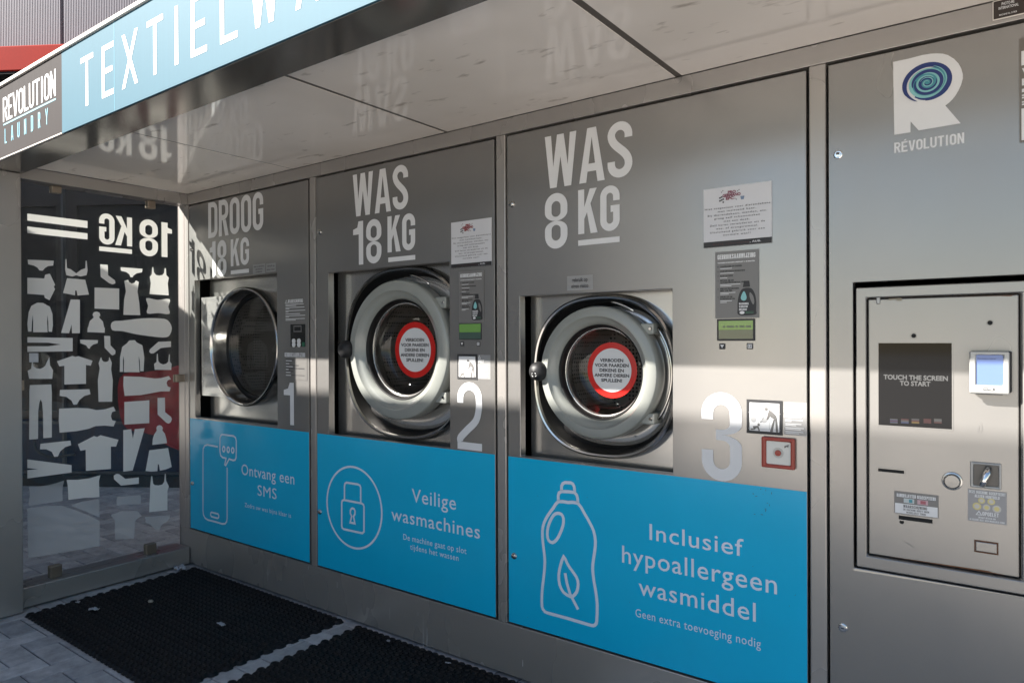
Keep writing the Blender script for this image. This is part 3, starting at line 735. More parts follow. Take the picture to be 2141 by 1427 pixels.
D('pillow_decal', [(310, 290), (420, 285), (520, 270), (600, 250), (685, 222), (665, 300), (668, 440), (520, 462), (320, 490), (305, 480), (318, 370)], cC, 'decal_fade')
D('pillow_decal', [(710, 215), (830, 215), (950, 200), (1070, 165), (1055, 230), (1060, 400), (900, 408), (730, 430), (722, 280)], cC)
D('sock_decal', [(1240, 152), (1270, 155), (1335, 205), (1480, 190), (1480, 258), (1290, 277), (1215, 210), (1212, 170)], cC)
D('tank_top_decal', [(1612, 175), (1622, 175), (1632, 255), (1650, 272), (1690, 275), (1730, 265), (1750, 235), (1758, 150), (1765, 150), (1770, 225), (1800, 285), (1785, 330), (1785, 540), (1590, 560), (1600, 340), (1600, 285)], cC)
D('duvet_decal', [(290, 520), (480, 495), (660, 490), (850, 555), (1062, 650), (1062, 920), (700, 985), (300, 1050)], cC, 'decal_fade')
D('pillow_decal', [(860, 450), (1060, 420), (1060, 620), (1000, 590), (760, 490)], cC, 'decal_fade')
D('shirt_decal', [(1180, 590), (1290, 550), (1470, 550), (1510, 600), (1440, 650), (1430, 840), (1225, 850), (1225, 650)], cC, 'decal_fade')
D('briefs_decal', [(1550, 610), (1820, 590), (1800, 640), (1720, 700), (1700, 750), (1650, 740), (1600, 690), (1550, 670)], cC, 'decal_fade')
D('skirt_decal', [(1245, 400), (1500, 380), (1500, 470), (1245, 490)], cC, 'decal_fade')
# mirrored capacity lettering: reads 18 KG from outside
def mirrored(s, pl_, pr_, pb, pt, t, name='lettering'):
    """pl_/pr_: left and right px; pb/pt: (px, py) of bottom and top"""
    yl, yr = sdp(pl_, pt[1], XD)[0], sdp(pr_, pt[1], XD)[0]; zb_, zt = sdp(*pb, XD)[1], sdp(*pt, XD)[1]
    polys = headline(s, 0, yr-yl, zb_, zt, t, .16)
    flat(name, [[(yr-u, v) for u, v in p] for p in polys], sides(XD), MT['decal'], gp)
c2 = lambda u, v: (200+u/8.396, 430+v/8.396)
mirrored('1', c2(1155, 0)[0], c2(1338, 0)[0], c2(1210, 900), c2(1180, 290), .17)
mirrored('8', c2(770, 0)[0], c2(1090, 0)[0], c2(930, 886), c2(930, 242), .15)
mirrored('K', c2(352, 0)[0], c2(638, 0)[0], c2(590, 712), c2(590, 206), .17)
mirrored('G', c2(60, 0)[0], c2(330, 0)[0], c2(195, 680), c2(195, 138), .16)
D('underline', [c2(62, 712), c2(638, 768), c2(638, 846), c2(62, 790)], lambda u, v: (u, v))

# ================================================================== MACHINES
PY = 0.0
def screw(root, px, py, r=.009):
    x, z = wl(px, py); m = MB()
    m.lathe(x, z, [(r*1.25, -.0005), (r*1.2, -.004), (r, -.006), (r*.95, -.009), (r*.4, -.0105), (0.0001, -.0105)], 20)
    m.build('lock', MT['steel'], root, smooth='auto')
def front_panel(root, x0, x1, hole, mt='panel', name='front_panel'):
    m = MB()
    if hole: slab_hole(m, x0, x1, .223, 2.094, hole, PY, .034)
    else: m.box(x0, x1, PY, .034, .223, 2.094)
    return m.build(name, MT[mt], root, bevel=.0022)
def poster(root, x0, x1, ztop=.861):
    return MB().box(x0+.001, x1-.001, -.0016, -.0004, .2235, ztop).build('blue_poster', MT['blue'], root)
TY = -.0024                     # print on the blue poster
def px_text(m, s, pl_, pr_, pb, pt, bold, Y=TY, qx=None):
    """text between px pl_ and pr_; base line through (qx, pb), capital top at (qx, pt)"""
    q = qx or pl_; x0 = wl(pl_, pb, Y)[0]; x1 = wl(pr_, pb, Y)[0]
    zb_, zt = wl(q, pb, Y)[1], wl(q, pt, Y)[1]
    ftext(m, s, x0, x1, zb_, zt-zb_, on_wall(Y), bold, 1.08)
def icon(root_part, name, paths, t, conv, Y=-.0024):
    polys = []
    for pts, closed, sp in paths:
        P = [wl(*conv(u, v), Y) for u, v in pts]
        if sp: P = smooth_path(P, closed, sp)
        polys += stroke(P, t, closed)
    return flat(name, polys, on_wall(Y), MT['icon'], root_part)
SQ = lambda p: (lambda a: (abs(math.cos(a))**p+abs(math.sin(a))**p)**(-1/p))

def washer(root, hole, plate_x0, cx, cz, rim, rd, knob_px, knob_r, k, kd, marks):
    sq = SQ(2.45)
    m = MB(); plate_round_hole(m, plate_x0, hole[1]+.03, hole[2]-.02, hole[3]+.02, cx, cz-.015, lambda a: rim*sq(a), .072)
    m.box(plate_x0-.004, plate_x0, .0725, .30, hole[2]-.02, hole[3]+.02)
    m.build('face_plate', MT['steel_satin'], root)
    m = MB(); m.lathe(cx, cz-.015, [(rim+.012, .072), (rim+.010, .05), (rim+.006, .030), (rim, .0245), (rim-.006, .0265), (rim-.010, .036)], 128, sq)
    rm = m.build('rim', MT['steel'], root, smooth='auto')
    m = MB(); m.lathe(cx, cz-.015, [(rim-.010, .036), (rim-.013, .06), (rim-.019, .088), (rim-.0315, .0955)], 128, sq)
    m.build('rim_seal', MT['rubber'], rm, smooth='auto')
    m = MB(); m.lathe(cx, cz-.015, [(rim-.0315, .0955), (rim-.040, .090), (rd+.002, .087), (rd-.03, .088), (rd-.05, .10)], 128, sq)
    dish = m.build('dish', MT['dish'], root, smooth='auto')
    # painted ring of the door
    q = rd
    prof = [(q*.93, .085), (q*.99, .06), (q*1.0, .030), (q*1.0, .010), (q*.994, .001), (q*.980, -.0055), (q*.955, -.0090), (q*.90, -.0118), (q*.862, -.0138),
            (q*.846, -.0136), (q*.836, -.0105), (q*.826, -.0050), (q*.785, .0020), (q*.738, .0125), (q*.722, .024)]
    m = MB(); m.lathe(cx, cz, prof, 144); dr = m.build('door_ring', MT['ring'], root, smooth='auto')
    m = MB(); m.lathe(cx, cz, [(q*.722, .024), (q*.715, .020), (q*.70, .022), (q*.685, .034), (q*.675, .05), (q*.67, .055)], 128)
    m.build('door_gasket', MT['rubber'], root, smooth=True)
    g0 = q*.685
    m = MB(); m.lathe(cx, cz, [(g0, .050), (q*.668, .046), (q*.655, .050), (q*.648, .06)], 128); m.build('inner_lip', MT['dish'], root, smooth=True)
    yb = .118*kd
    m = MB(); m.lathe(cx, cz, [(q*.655, .044), (q*.63, .062), (q*.585, yb*.82), (q*.55, yb*.93), (q*.49, yb*.985), (q*.3, yb), (.0005, yb+.0005)], 128)
    m.build('door_glass', MT['glass'], root, smooth=True)
    # drum
    m = MB(); m.lathe(cx, cz, [(q*.69, .06), (q*.74, .10), (q*.76, .13), (q*.82, .15)], 96); m.build('drum_mouth', MT['steel_satin'], root, smooth=True)
    m = MB(); m.lathe(cx, cz, [(q*.82, .15), (q*1.05, .17), (q*1.06, .50), (q*.8, .515), (.001, .52)], 96); m.build('drum', MT['drum'], root, smooth='auto')
    # hinge: two blocks and a curved bar on the far side
    for a in (R_(38), R_(-38)):
        c, s_ = math.cos(a), math.sin(a); rr = q*1.05
        m = MB(); bx = cx+rr*c; bz = cz+rr*s_
        m.box(bx-.030*k, bx+.018*k, .012, .085, bz-.019*k, bz+.019*k); m.box(bx-.052*k, bx-.0302*k, .022, .075, bz-.012*k, bz+.012*k)
        h = m.build('hinge_block', MT['ring'], root, bevel=.005)
        m = MB(); m.lathe(bx+.006, bz, [(.007, .02), (.007, .012), (.005, .009), (.0001, .009)], 16); m.build('hinge_bolt', MT['chrome'], h, smooth='auto')
    pts = [(cx+q*1.12*math.cos(R_(a)), .045, cz+q*1.12*math.sin(R_(a))) for a in range(-36, 37, 4)]
    MB().tube(pts, .0055*k, 10).build('hinge_bar', MT['steel'], root, smooth=True)
    pts = [(cx+q*1.075*math.cos(R_(a)), .022, cz+q*1.075*math.sin(R_(a))) for a in range(58, 82, 3)]
    MB().tube(pts, .004*k, 8).build('trim_bar', MT['chrome'], root, smooth=True)
    # dish seams
    m = MB()
    for a in (-112, -62):
        c, s_ = math.cos(R_(a)), math.sin(R_(a)); c2_, s2_ = math.cos(R_(a+(2 if a < -90 else -2))), math.sin(R_(a+(2 if a < -90 else -2)))
        m.tube([(cx+(rd+.006)*c, .079, cz-.015+(rd+.006)*s_), (cx+(rim-.05*k)*c2_, .087, cz-.015+(rim-.05*k)*s2_)], .0012, 6)
    m.build('dish_seam', MT['ink_grey'], dish)
    # knob
    kx, kz = wl(*knob_px, -.02)
    m = MB(); m.lathe(kx, kz, [(knob_r*.55, .045), (knob_r*.6, .01), (knob_r*.95, .0), (knob_r*1.0, -.012), (knob_r*.93, -.026), (knob_r*.72, -.038), (knob_r*.4, -.045), (.0005, -.047)], 40, SQ(2.2))
    kn = m.build('door_knob', MT['plastic_black'], root, smooth=True)
    if marks:
        m = MB()
        for dx, dz in ((-.006, -.012), (.006, -.011)):
            ring = stroke([(kx+dx+.0032*math.cos(R_(a)), kz+dz+.0055*math.sin(R_(a))) for a in range(0, 360, 30)], .0022, True)
            for p in ring: m.poly([(u, -.0475+abs(v-kz)*.25, v) for u, v in p])
        m.build('knob_mark', MT['white_sun'], kn)

def display(root, px0, px1, py0, py1, lit, txt):
    x0, z1 = wl(px0, py0); x1, z0 = wl(px1, py1)
    m = MB(); m.box(x0, x1, -.003, .0, z0, z1); d = m.build('display', MT['ink'], root, bevel=.003)
    e = .006 if lit else .003; zm = z0+(z1-z0)*(.50 if lit else .45)
    flat('display_glass', [bar(x0+e, x1-e, zm, z1-e)], on_wall(-.0036), MT['lcd'], d)
    flat('display_glass', [bar(x0+e, x1-e, z0+e, zm-.0004)], on_wall(-.0036), MT['lcd_dark'], d)
    if txt:
        m = MB(); zt = z1-e-(z1-zm)*.62; xx = x0+.02
        for k in (2, 6, 2, 4, 4):
            for j in range(k):
                m.poly([(xx, -.0042, zt), (xx+.0028, -.0042, zt), (xx+.0028, -.0042, zt+.006), (xx, -.0042, zt+.006)]); xx += .0040
            xx += .004
        m.build('display_text', MT['ink_grey'], d)
def button(root, px0, px1, py0, py1, kind):
    x0, z1 = wl(px0, py0); x1, z0 = wl(px1, py1)
    b = MB().box(x0, x1, -.002, .0, z0, z1).build('button', MT['ink'], root, bevel=.001)
    cx, cz, s_ = (x0+x1)/2, (z0+z1)/2, (x1-x0)
    if kind == 'down': P = [[(cx-s_*.3, cz+s_*.25), (cx, cz-s_*.3), (cx+s_*.3, cz+s_*.25)]]
    else: P = stroke([(cx-s_*.28, cz-s_*.25), (cx+s_*.28, cz-s_*.25), (cx+s_*.28, cz+s_*.25), (cx-s_*.28, cz+s_*.25)], .0022, True)+[bar(cx-.002, cx+.002, cz-s_*.16, cz+s_*.16)]
    flat('button_symbol', P, on_wall(-.0026), MT['white'], b)

CY = -.0014
# ---- tumble dryer (1)
dry = thing('tumble_dryer', 'tumble dryer numbered 1 with a wide polished ring door, lettered DROOG 18 KG', 'tumble dryer', (-3.4, 0, .2))
PX1 = (-3.9315, -2.832)
h1 = (-3.876, -3.088, .872, 1.658)
front_panel(dry, *PX1, h1)
p1 = poster(dry, *PX1)
c6 = lambda u, v: (400+u/5.946, 880+v/5.946)
arc = lambda cx, cy, rx, ry: [(cx+rx*math.cos(R_(a)), cy+ry*math.sin(R_(a))) for a in range(0, 360, 24)]
icon(p1, 'phone_icon', [
    ([(330, 318), (265, 304), (200, 293), (165, 305), (148, 340), (145, 400), (145, 700), (145, 1110), (150, 1160), (170, 1200), (205, 1225), (290, 1246), (385, 1274), (420, 1272), (440, 1245), (445, 1205), (445, 900), (445, 575)], False, 0),
    ([(385, 165), (460, 175), (525, 184), (550, 205), (559, 245), (559, 350), (557, 450), (545, 480), (520, 486), (470, 468), (428, 548), (416, 538), (432, 460), (390, 450), (365, 425), (356, 375), (356, 290), (357, 205), (368, 175)], True, 0),
    (arc(403, 346, 15, 32), True, 0), (arc(459, 354, 15, 32), True, 0), (arc(515, 362, 15, 32), True, 0),
    ([(250, 1130), (330, 1150), (342, 1170), (340, 1195), (325, 1205), (250, 1183), (240, 1165), (241, 1143)], True, 0)], .0095, c6)
m = MB()
px_text(m, 'Ontvang een', 505, 615.3, 991, 969, .004)
px_text(m, 'SMS', 538.7, 578.3, 1034.5, 1013, 0.0)
m.build('lettering', MT['icon'], p1)
m = MB(); px_text(m, 'Zodra uw was bijna klaar is', 511.8, 608.2, 1058.6, 1050, .0); m.build('lettering', MT['icon'], p1)
x0, x1, za, zb = pbox(435.8, 498.4, 424.5, 551)
flat('lettering', headline('DROOG', x0, x1, za, zb, .15, .14), on_wall(CY), MT['white'], dry)
za, zb = wl(458, 578)[1], wl(458, 503)[1]
flat('lettering', headline('18', wl(439, 540)[0], wl(474, 540)[0], za, zb, .16, .2), on_wall(CY), MT['white'], dry)
x0, x1, za, zb = pbox(483, 557, 500.5, 521.4)
flat('lettering', headline('KG', x0, x1, za, zb, .17, .16), on_wall(CY), MT['white'], dry)
x0, x1, za, zb = pbox(483, 573.5, 565.5, 521); flat('lettering', [bar(x0, x1, za, zb)], on_wall(CY), MT['white'], dry)
x0, x1, za, zb = pbox(594, 888, 799.6, 615, xq=610)
flat('numeral', headline('1', x0, x1, za, zb, .145), on_wall(CY), MT['white'], dry)
for px in ((401.5, 522), (404, 1009.5)): screw(dry, *px, .010)
# recess and door
m = MB(); plate_round_hole(m, h1[0]+.030, h1[1]+.03, h1[2]-.02, h1[3]+.02, -3.408, 1.278, lambda a: .30, .078); m.build('face_plate', MT['steel_satin'], dry)
DX, DZ = -3.408, 1.278
hx0_, hzb, hzt = wl(421.5, 720, .024)[0], wl(423, 826, .024)[1], wl(423, 622, .024)[1]
ab, at_ = math.asin((hzb-DZ)/.318), math.asin((hzt-DZ)/.318)
P_ = [(hx0_, hzb)]+[(DX-.318*math.cos(ab+(at_-ab)*i/24), DZ+.318*math.sin(ab+(at_-ab)*i/24)) for i in range(25)]+[(hx0_, hzt)]
m = MB(); k = len(P_); m.add([(u, .024, v) for u, v in P_]+[(u, .040, v) for u, v in P_], [tuple(range(k)), tuple(range(2*k-1, k-1, -1))]+[(i, (i+1) % k, k+(i+1) % k, k+i) for i in range(k)])
hpl = m.build('hinge_plate', MT['dish'], dry)
m = MB()
for dz in (.20, -.20): m.lathe(hx0_+.012, DZ+dz, [(.006, .0238), (.005, .020), (.0001, .0195)], 14)
m.build('hinge_screw', MT['chrome'], hpl, smooth='auto')
m = MB(); m.lathe(DX, DZ, [(.321, .077), (.3225, .016), (.3205, .006), (.316, .0005), (.310, .0), (.3055, .004), (.302, .014), (.296, .050), (.290, .078), (.287, .090)], 160)
dr = m.build('door_ring', MT['steel'], dry, smooth='auto')
m = MB(); m.lathe(DX, DZ, [(.287, .090), (.282, .086), (.275, .089), (.270, .098)], 128); m.build('door_gasket', MT['rubber'], dry, smooth=True)
m = MB(); m.lathe(DX, DZ, [(.274, .0925), (.15, .0945), (.001, .095)], 96); m.build('door_glass', MT['glass'], dry, smooth=True)
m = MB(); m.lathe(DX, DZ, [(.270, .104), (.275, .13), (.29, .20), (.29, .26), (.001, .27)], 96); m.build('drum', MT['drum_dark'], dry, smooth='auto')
# control board
x0, z1 = wl(607.9, 678); x1, z0 = wl(638.4, 724.4)
cb = MB().box(x0, x1, -.002, 0, z0, z1).build('control_board', MT['pcb'], dry)
W_, H_ = x1-x0, z1-z0
flat('board_screen', stroke([(x0+.25*W_, z0+.68*H_), (x0+.75*W_, z0+.68*H_), (x0+.75*W_, z0+.92*H_), (x0+.25*W_, z0+.92*H_)], .006, True), on_wall(-.0026), MT['ink_grey'], cb)
for i in (0, 1):
    for j in (0, 1):
        cx, cz = x0+(.24+.36*i)*W_, z0+(.09+.16*j)*H_
        m = MB(); m.lathe(cx, cz, [(.013, -.002), (.012, -.006), (.0001, -.0065)], 16); m.build('board_button', MT['white'], cb, smooth='auto')
flat('board_chip', [bar(x0+.8*W_, x1-.002, z0+.02*H_, z0+.2*H_)], on_wall(-.0026), MT['pcb_green'], cb)

# ---- washing machine (2)
w2 = thing('washing_machine', 'large washing machine numbered 2 lettered WAS 18 KG, between the dryer and machine 3', 'washing machine', (-2.2, 0, .2), 'front loading washing machines in the kiosk wall')
PX2 = (-2.7695, -1.679); h2 = (-2.683, -1.914, .864, 1.632)
front_panel(w2, *PX2, h2); p2 = poster(w2, *PX2)
c5 = lambda u, v: (660+u/5.0975, 940+v/5.0975)
cc = wl(739, 1060, TY); ra = (wl(797, 1080, TY)[0]-wl(681, 1041, TY)[0])/2*.985; rb = (wl(728, 973, TY)[1]-wl(746, 1148, TY)[1])/2*.985
polys = stroke([(cc[0]+ra*math.cos(R_(a)), cc[1]+rb*math.sin(R_(a))) for a in range(0, 360, 6)], .0095, True)
flat('lock_icon', polys, on_wall(TY), MT['icon'], p2)
icon(p2, 'lock_icon', [
    ([(300, 532), (490, 568), (509, 582), (515, 605), (515, 868), (498, 886), (400, 865), (300, 843), (282, 828), (278, 805), (278, 560), (284, 540)], True, 0),
    ([(307, 522), (307, 385), (313, 358), (330, 347), (450, 366), (472, 378), (480, 400), (480, 556)], False, 0),
    ([(368, 772), (384, 705), (370, 675), (370, 645), (381, 625), (394, 620), (410, 628), (420, 650), (418, 682), (404, 708), (418, 782)], True, 0)], .0095, c5)
m = MB(); px_text(m, 'Veilige', 861, 953.3, 1048, 1020.4, .004); px_text(m, 'wasmachines', 818.5, 1003.3, 1086, 1060, .004)
m.build('lettering', MT['icon'], p2)
m = MB(); px_text(m, 'De machine gaat op slot', 843.4, 974.9, 1126.6, 1115, .0); px_text(m, 'tijdens het wassen', 857.7, 958.6, 1147.3, 1136, 0.0)
m.build('lettering', MT['icon'], p2)
x0 = wl(738.3, 400)[0]; x1 = wl(853.9, 400)[0]; za = wl(748.8, 452.3)[1]; zb = wl(738.3, 366.3)[1]
flat('lettering', headline('WAS', x0, x1, za, zb, .15, .12), on_wall(CY), MT['white'], w2)
za, zb = wl(748.8, 553.7)[1], wl(756, 462)[1]
flat('lettering', headline('18', wl(739, 510)[0], wl(798, 510)[0], za, zb, .15, .2), on_wall(CY), MT['white'], w2)
x0, x1, za, zb = pbox(810.7, 528, 453, 868.5)
flat('lettering', headline('KG', x0, x1, za, zb, .165, .16), on_wall(CY), MT['white'], w2)
x0, x1, za, zb = pbox(812.3, 548, 538.5, 868.7); flat('lettering', [bar(x0, x1, za, zb)], on_wall(CY), MT['white'], w2)
x0 = wl(956.9, 870)[0]; x1 = wl(1008, 870)[0]; za = wl(957, 937)[1]; zb = wl(982, 798.7)[1]
flat('numeral', headline('2', x0, x1, za, zb, .115), on_wall(CY), MT['white'], w2)
for px in ((669.5, 485), (670, 1069)): screw(w2, *px, .010)
washer(w2, h2, wl(708, 740, .072)[0], -2.222, 1.268, .372, .307, (721.5, 730), .042, 1.25, .98, False)
display(w2, 960.3, 1007.4, 676, 709.5, False, False)
button(w2, 963, 970.4, 713.7, 723.2, 'down'); button(w2, 996.8, 1004.5, 713.7, 723.2, 'bar')

# ---- washing machine (3)
w3 = thing('washing_machine', 'washing machine numbered 3 lettered WAS 8 KG, nearest to the payment cabinet', 'washing machine', (-1.1, 0, .2), 'front loading washing machines in the kiosk wall')
PX3 = (-1.6155, -.5215); h3 = (-1.5565, -.940, .866, 1.475)
front_panel(w3, *PX3, h3); p3 = poster(w3, *PX3)
c4 = lambda u, v: (1080+u/3.398, 980+v/3.398)
icon(p3, 'bottle_icon', [
    ([(297, 230), (366, 236), (435, 241), (480, 310), (520, 380), (548, 440), (560, 510), (556, 580), (545, 650), (541, 710), (549, 790), (563, 870), (573, 960), (570, 1075), (562, 1100), (545, 1110), (500, 1100), (360, 1058), (220, 1020), (195, 1003), (181, 975), (180, 900), (185, 830), (196, 740), (201, 660), (196, 590), (187, 520), (184, 440), (196, 380), (225, 325), (262, 275)], True, 2),
    ([(297, 224), (296, 190), (302, 168), (320, 158), (366, 160), (412, 165), (428, 185), (434, 210), (435, 236)], False, 0),
    ([(319, 152), (320, 120), (328, 103), (345, 95), (385, 97), (400, 105), (410, 125), (413, 158)], False, 0),
    ([(290, 313), (318, 320), (333, 350), (330, 400), (310, 455), (285, 500), (255, 521), (228, 505), (218, 465), (224, 410), (243, 360), (265, 325)], True, 2)], .0115, c4)
icon(p3, 'leaf_icon', [
    ([(335, 622), (358, 665), (380, 702), (425, 765), (438, 815), (428, 870), (400, 902), (380, 903), (335, 875), (306, 820), (300, 750), (312, 685)], True, 2),
    ], .0115, c4)
icon(p3, 'leaf_icon', [([(345, 738), (358, 810), (380, 885), (437, 995)], False, 0)], .0115, c4, -.0031)
m = MB(); px_text(m, 'Inclusief', 1358, 1554.5, 1127, 1094, .004); px_text(m, 'hypoallergeen', 1300.7, 1624.4, 1174.5, 1139, .004)
px_text(m, 'wasmiddel', 1335.4, 1580, 1241.5, 1206.5, .004)
m.build('lettering', MT['icon'], p3)
m = MB(); px_text(m, 'Geen extra toevoeging nodig', 1328.7, 1590.6, 1287.5, 1271, .0); m.build('lettering', MT['icon'], p3)
x0 = wl(1139.8, 340)[0]; x1 = wl(1322.7, 340)[0]; za = wl(1155.4, 393.4)[1]; zb = wl(1139.8, 287.2)[1]
flat('lettering', headline('WAS', x0, x1, za, zb, .15, .12), on_wall(CY), MT['white'], w3)
za, zb = wl(1160, 520)[1], wl(1163, 403.8)[1]
flat('lettering', headline('8', wl(1139.8, 460)[0], wl(1186.9, 460)[0], za, zb, .145), on_wall(CY), MT['white'], w3)
x0, x1, za, zb = pbox(1209.3, 490, 398, 1296)
flat('lettering', headline('KG', x0, x1, za, zb, .16, .18), on_wall(CY), MT['white'], w3)
x0, x1, za, zb = pbox(1209.3, 514, 502.6, 1296); flat('lettering', [bar(x0, x1, za, zb)], on_wall(CY), MT['white'], w3)
x0 = wl(1467.5, 910)[0]; x1 = wl(1551.5, 910)[0]; za = wl(1510, 1005)[1]; zb = wl(1508.7, 820)[1]
flat('numeral', headline('3', x0, x1, za, zb, .135), on_wall(CY), MT['white'], w3)
for px in ((1071, 427), (1076, 1161)): screw(w3, *px, .010)
washer(w3, h3, wl(1112, 780, .072)[0], -1.226, 1.193, .283, .2355, (1124, 776), .036, 1.0, 1.0, True)
display(w3, 1499.4, 1579.3, 667, 712, True, True)
button(w3, 1504, 1516.8, 717.6, 729.7, 'down'); button(w3, 1561.5, 1574.8, 717, 729.5, 'bar')

dm = mat('dried_drip', (.52, .51, .50), .6)
for px, y0_, y1_ in ((560, 1190, 1214), (645, 1182, 1190), (815, 1268, 1293), (885, 1283, 1352), (893, 1312, 1352), (874, 1278, 1286), (1093, 1378, 1392), (705, 1215, 1228)):
    x, za = wl(px, y1_, .0035); zb = wl(px, y0_, .0035)[1]
    flat('drip_mark', [[(x-.0012, za), (x+.0010, za), (x+.0016, (za+zb)/2), (x+.0007, zb), (x-.0006, zb), (x-.0010, (za+zb)/2)]], on_wall(.0033), dm, kiosk)
rs = random.Random(11); sm_ = mat('scuff_dark', (.02, .05, .07), .7)
polys = []
for i in range(26):
    px, py = (rs.uniform(1575, 1640), rs.uniform(1020, 1075)) if i < 12 else (rs.uniform(1080, 1680), rs.uniform(1010, 1300))
    x, z = wl(px, py, TY); a = rs.uniform(0, 3.1); l = rs.uniform(.001, .006 if i < 12 else .0035); w_ = rs.uniform(.0005, .0013)
    polys.append([(x+l*math.cos(a), z+l*math.sin(a)), (x-w_*math.sin(a), z+w_*math.cos(a)), (x-l*math.cos(a), z-l*math.sin(a)), (x+w_*math.sin(a), z-w_*math.cos(a))])
flat('scuff_marks', polys, on_wall(TY), sm_, p3)

# ================================================================== STICKERS AND NOTICES
def prohibition(label, cx, cz, r, Y, group):
    o = thing('prohibition_sticker', label, 'sticker', (cx, Y, cz), group)
    m = MB(); m.lathe(cx, cz, [(r, Y), (.0001, Y)], 72); m.build('red_disc', MT['red'], o)
    m = MB(); m.lathe(cx, cz, [(r*.785, Y-.0009), (.0001, Y-.0009)], 64); m.build('white_disc', MT['white'], o)
    m = MB()
    for i, (s_, hw) in enumerate((('VERBODEN', .47), ('VOOR PAARDEN', .68), ('DEKENS EN', .49), ('ANDERE DIEREN', .70), ('SPULLEN!', .42))):
        ftext(m, s_, cx-hw*r, cx+hw*r, cz+r*(.36-.18*i)-.06*r, .115*r, on_wall(Y-.0016), .03)
    m.build('lettering', MT['ink'], o)
prohibition('round red sticker VERBODEN VOOR PAARDEN in the door glass of washing machine 2', -2.222, 1.266, .126, .1115, 'prohibition stickers on the washer doors')
prohibition('round red sticker VERBODEN VOOR PAARDEN in the door glass of washing machine 3', -1.226, 1.197, .102, .1135, 'prohibition stickers on the washer doors')

NOTE = ['Niet toegestaan voor dierendekens', 'met inzittend haar.', 'Bij dierendekens, manden, etc.', 'graag zelf schoonmaken', 'met een doek.',
        'Zelf haren verwijderen uit de', 'was- of droogtrommel.', 'Uitsluitend gebruik voor een', 'normale was!!']
NW = [.96, .56, .87, .67, .38, .81, .62, .80, .40]
def notice(label, bl, tr_, strip, red, group):
    x0, zb_ = wl(*bl); x1, zt = wl(*tr_); W_, H_ = x1-x0, zt-zb_
    o = thing('paper_notice', label, 'notice', (x0, -.002, zb_), group)
    MB().box(x0, x1, -.0026, -.0014, zb_, zt).build('sheet', MT['paper'], o)
    flat('black_band', [bar(x0, x1, zb_, zb_+strip*H_)], on_wall(-.0032), MT['ink'], o)
    m = MB()
    for i, (t, wd) in enumerate(zip(NOTE, NW)):
        ftext(m, t, x0+W_*(.5-wd/2), x0+W_*(.5+wd/2), zt-H_*(.360+.0575*i), .028*H_, on_wall(-.0033), .012, 1.25)
    m.build('lettering', MT['ink'], o)
    m = MB(); ftext(m, 'Graag controleren', x0+.14*W_, x0+.68*W_, zb_+strip*H_*.36, .026*H_, on_wall(-.0038), .01, 1.3); m.build('faint_lettering', MT['ink_faint'], o)
    m = MB(); ftext(m, ', AUB.', x0+.69*W_, x0+.85*W_, zb_+strip*H_*.36, .03*H_, on_wall(-.0038), .03, 1.1); m.build('lettering', MT['paper'], o)
    # red emblem with chequered flag and bucket
    lx, lz = x0+.40*W_, zt-.17*H_; u = W_
    m = MB()
    for t, a, b, dz, ch in (('PRO', -.03, .09, .045, .040), ('GERMANO', -.11, .16, .0, .044), ('EPC', -.06, .06, -.045, .040)):
        ftext(m, t, lx+a*u, lx+b*u, lz+dz*u, ch*u, on_wall(-.0036), .06)
    m.build('emblem', MT['ink_red'] if red else mat('faded_red_ink', (.20, .06, .09), .5), o)
    m = MB()
    for i in range(3):
        for j in range(4):
            if (i+j) % 2 == 0:
                a, b = lx+(-.16+.025*i)*u, lz+(-.06+.022*j-.012*i)*u
                m.poly([(p[0], -.0034, p[1]) for p in rect(a, b, a+.024*u, b+.021*u)])
    for a, b in ((-.13, .07), (-.11, .09), (.07, -.045), (.09, -.06), (.13, .075), (.11, .06)):
        m.poly([(p[0], -.0034, p[1]) for p in rect(lx+a*u, lz+b*u, lx+(a+.013)*u, lz+(b+.013)*u)])
    m.build('flag', MT['ink'], o)
    flat('bucket', [[(lx+.155*u, lz-.015*u), (lx+.165*u, lz-.065*u), (lx+.205*u, lz-.065*u), (lx+.215*u, lz-.015*u)]], on_wall(-.0034), mat('bucket_blue', (.16, .22, .33), .5), o)
notice('white paper notice with red emblem, beside the letters of washing machine 2', (944.5, 561), (1028.5, 454.5), .085, True, 'paper notices about pet blankets')
notice('larger white paper notice with faded emblem, above the grey instructions of machine 3', (1472, 519), (1614, 378), .095, False, 'paper notices about pet blankets')

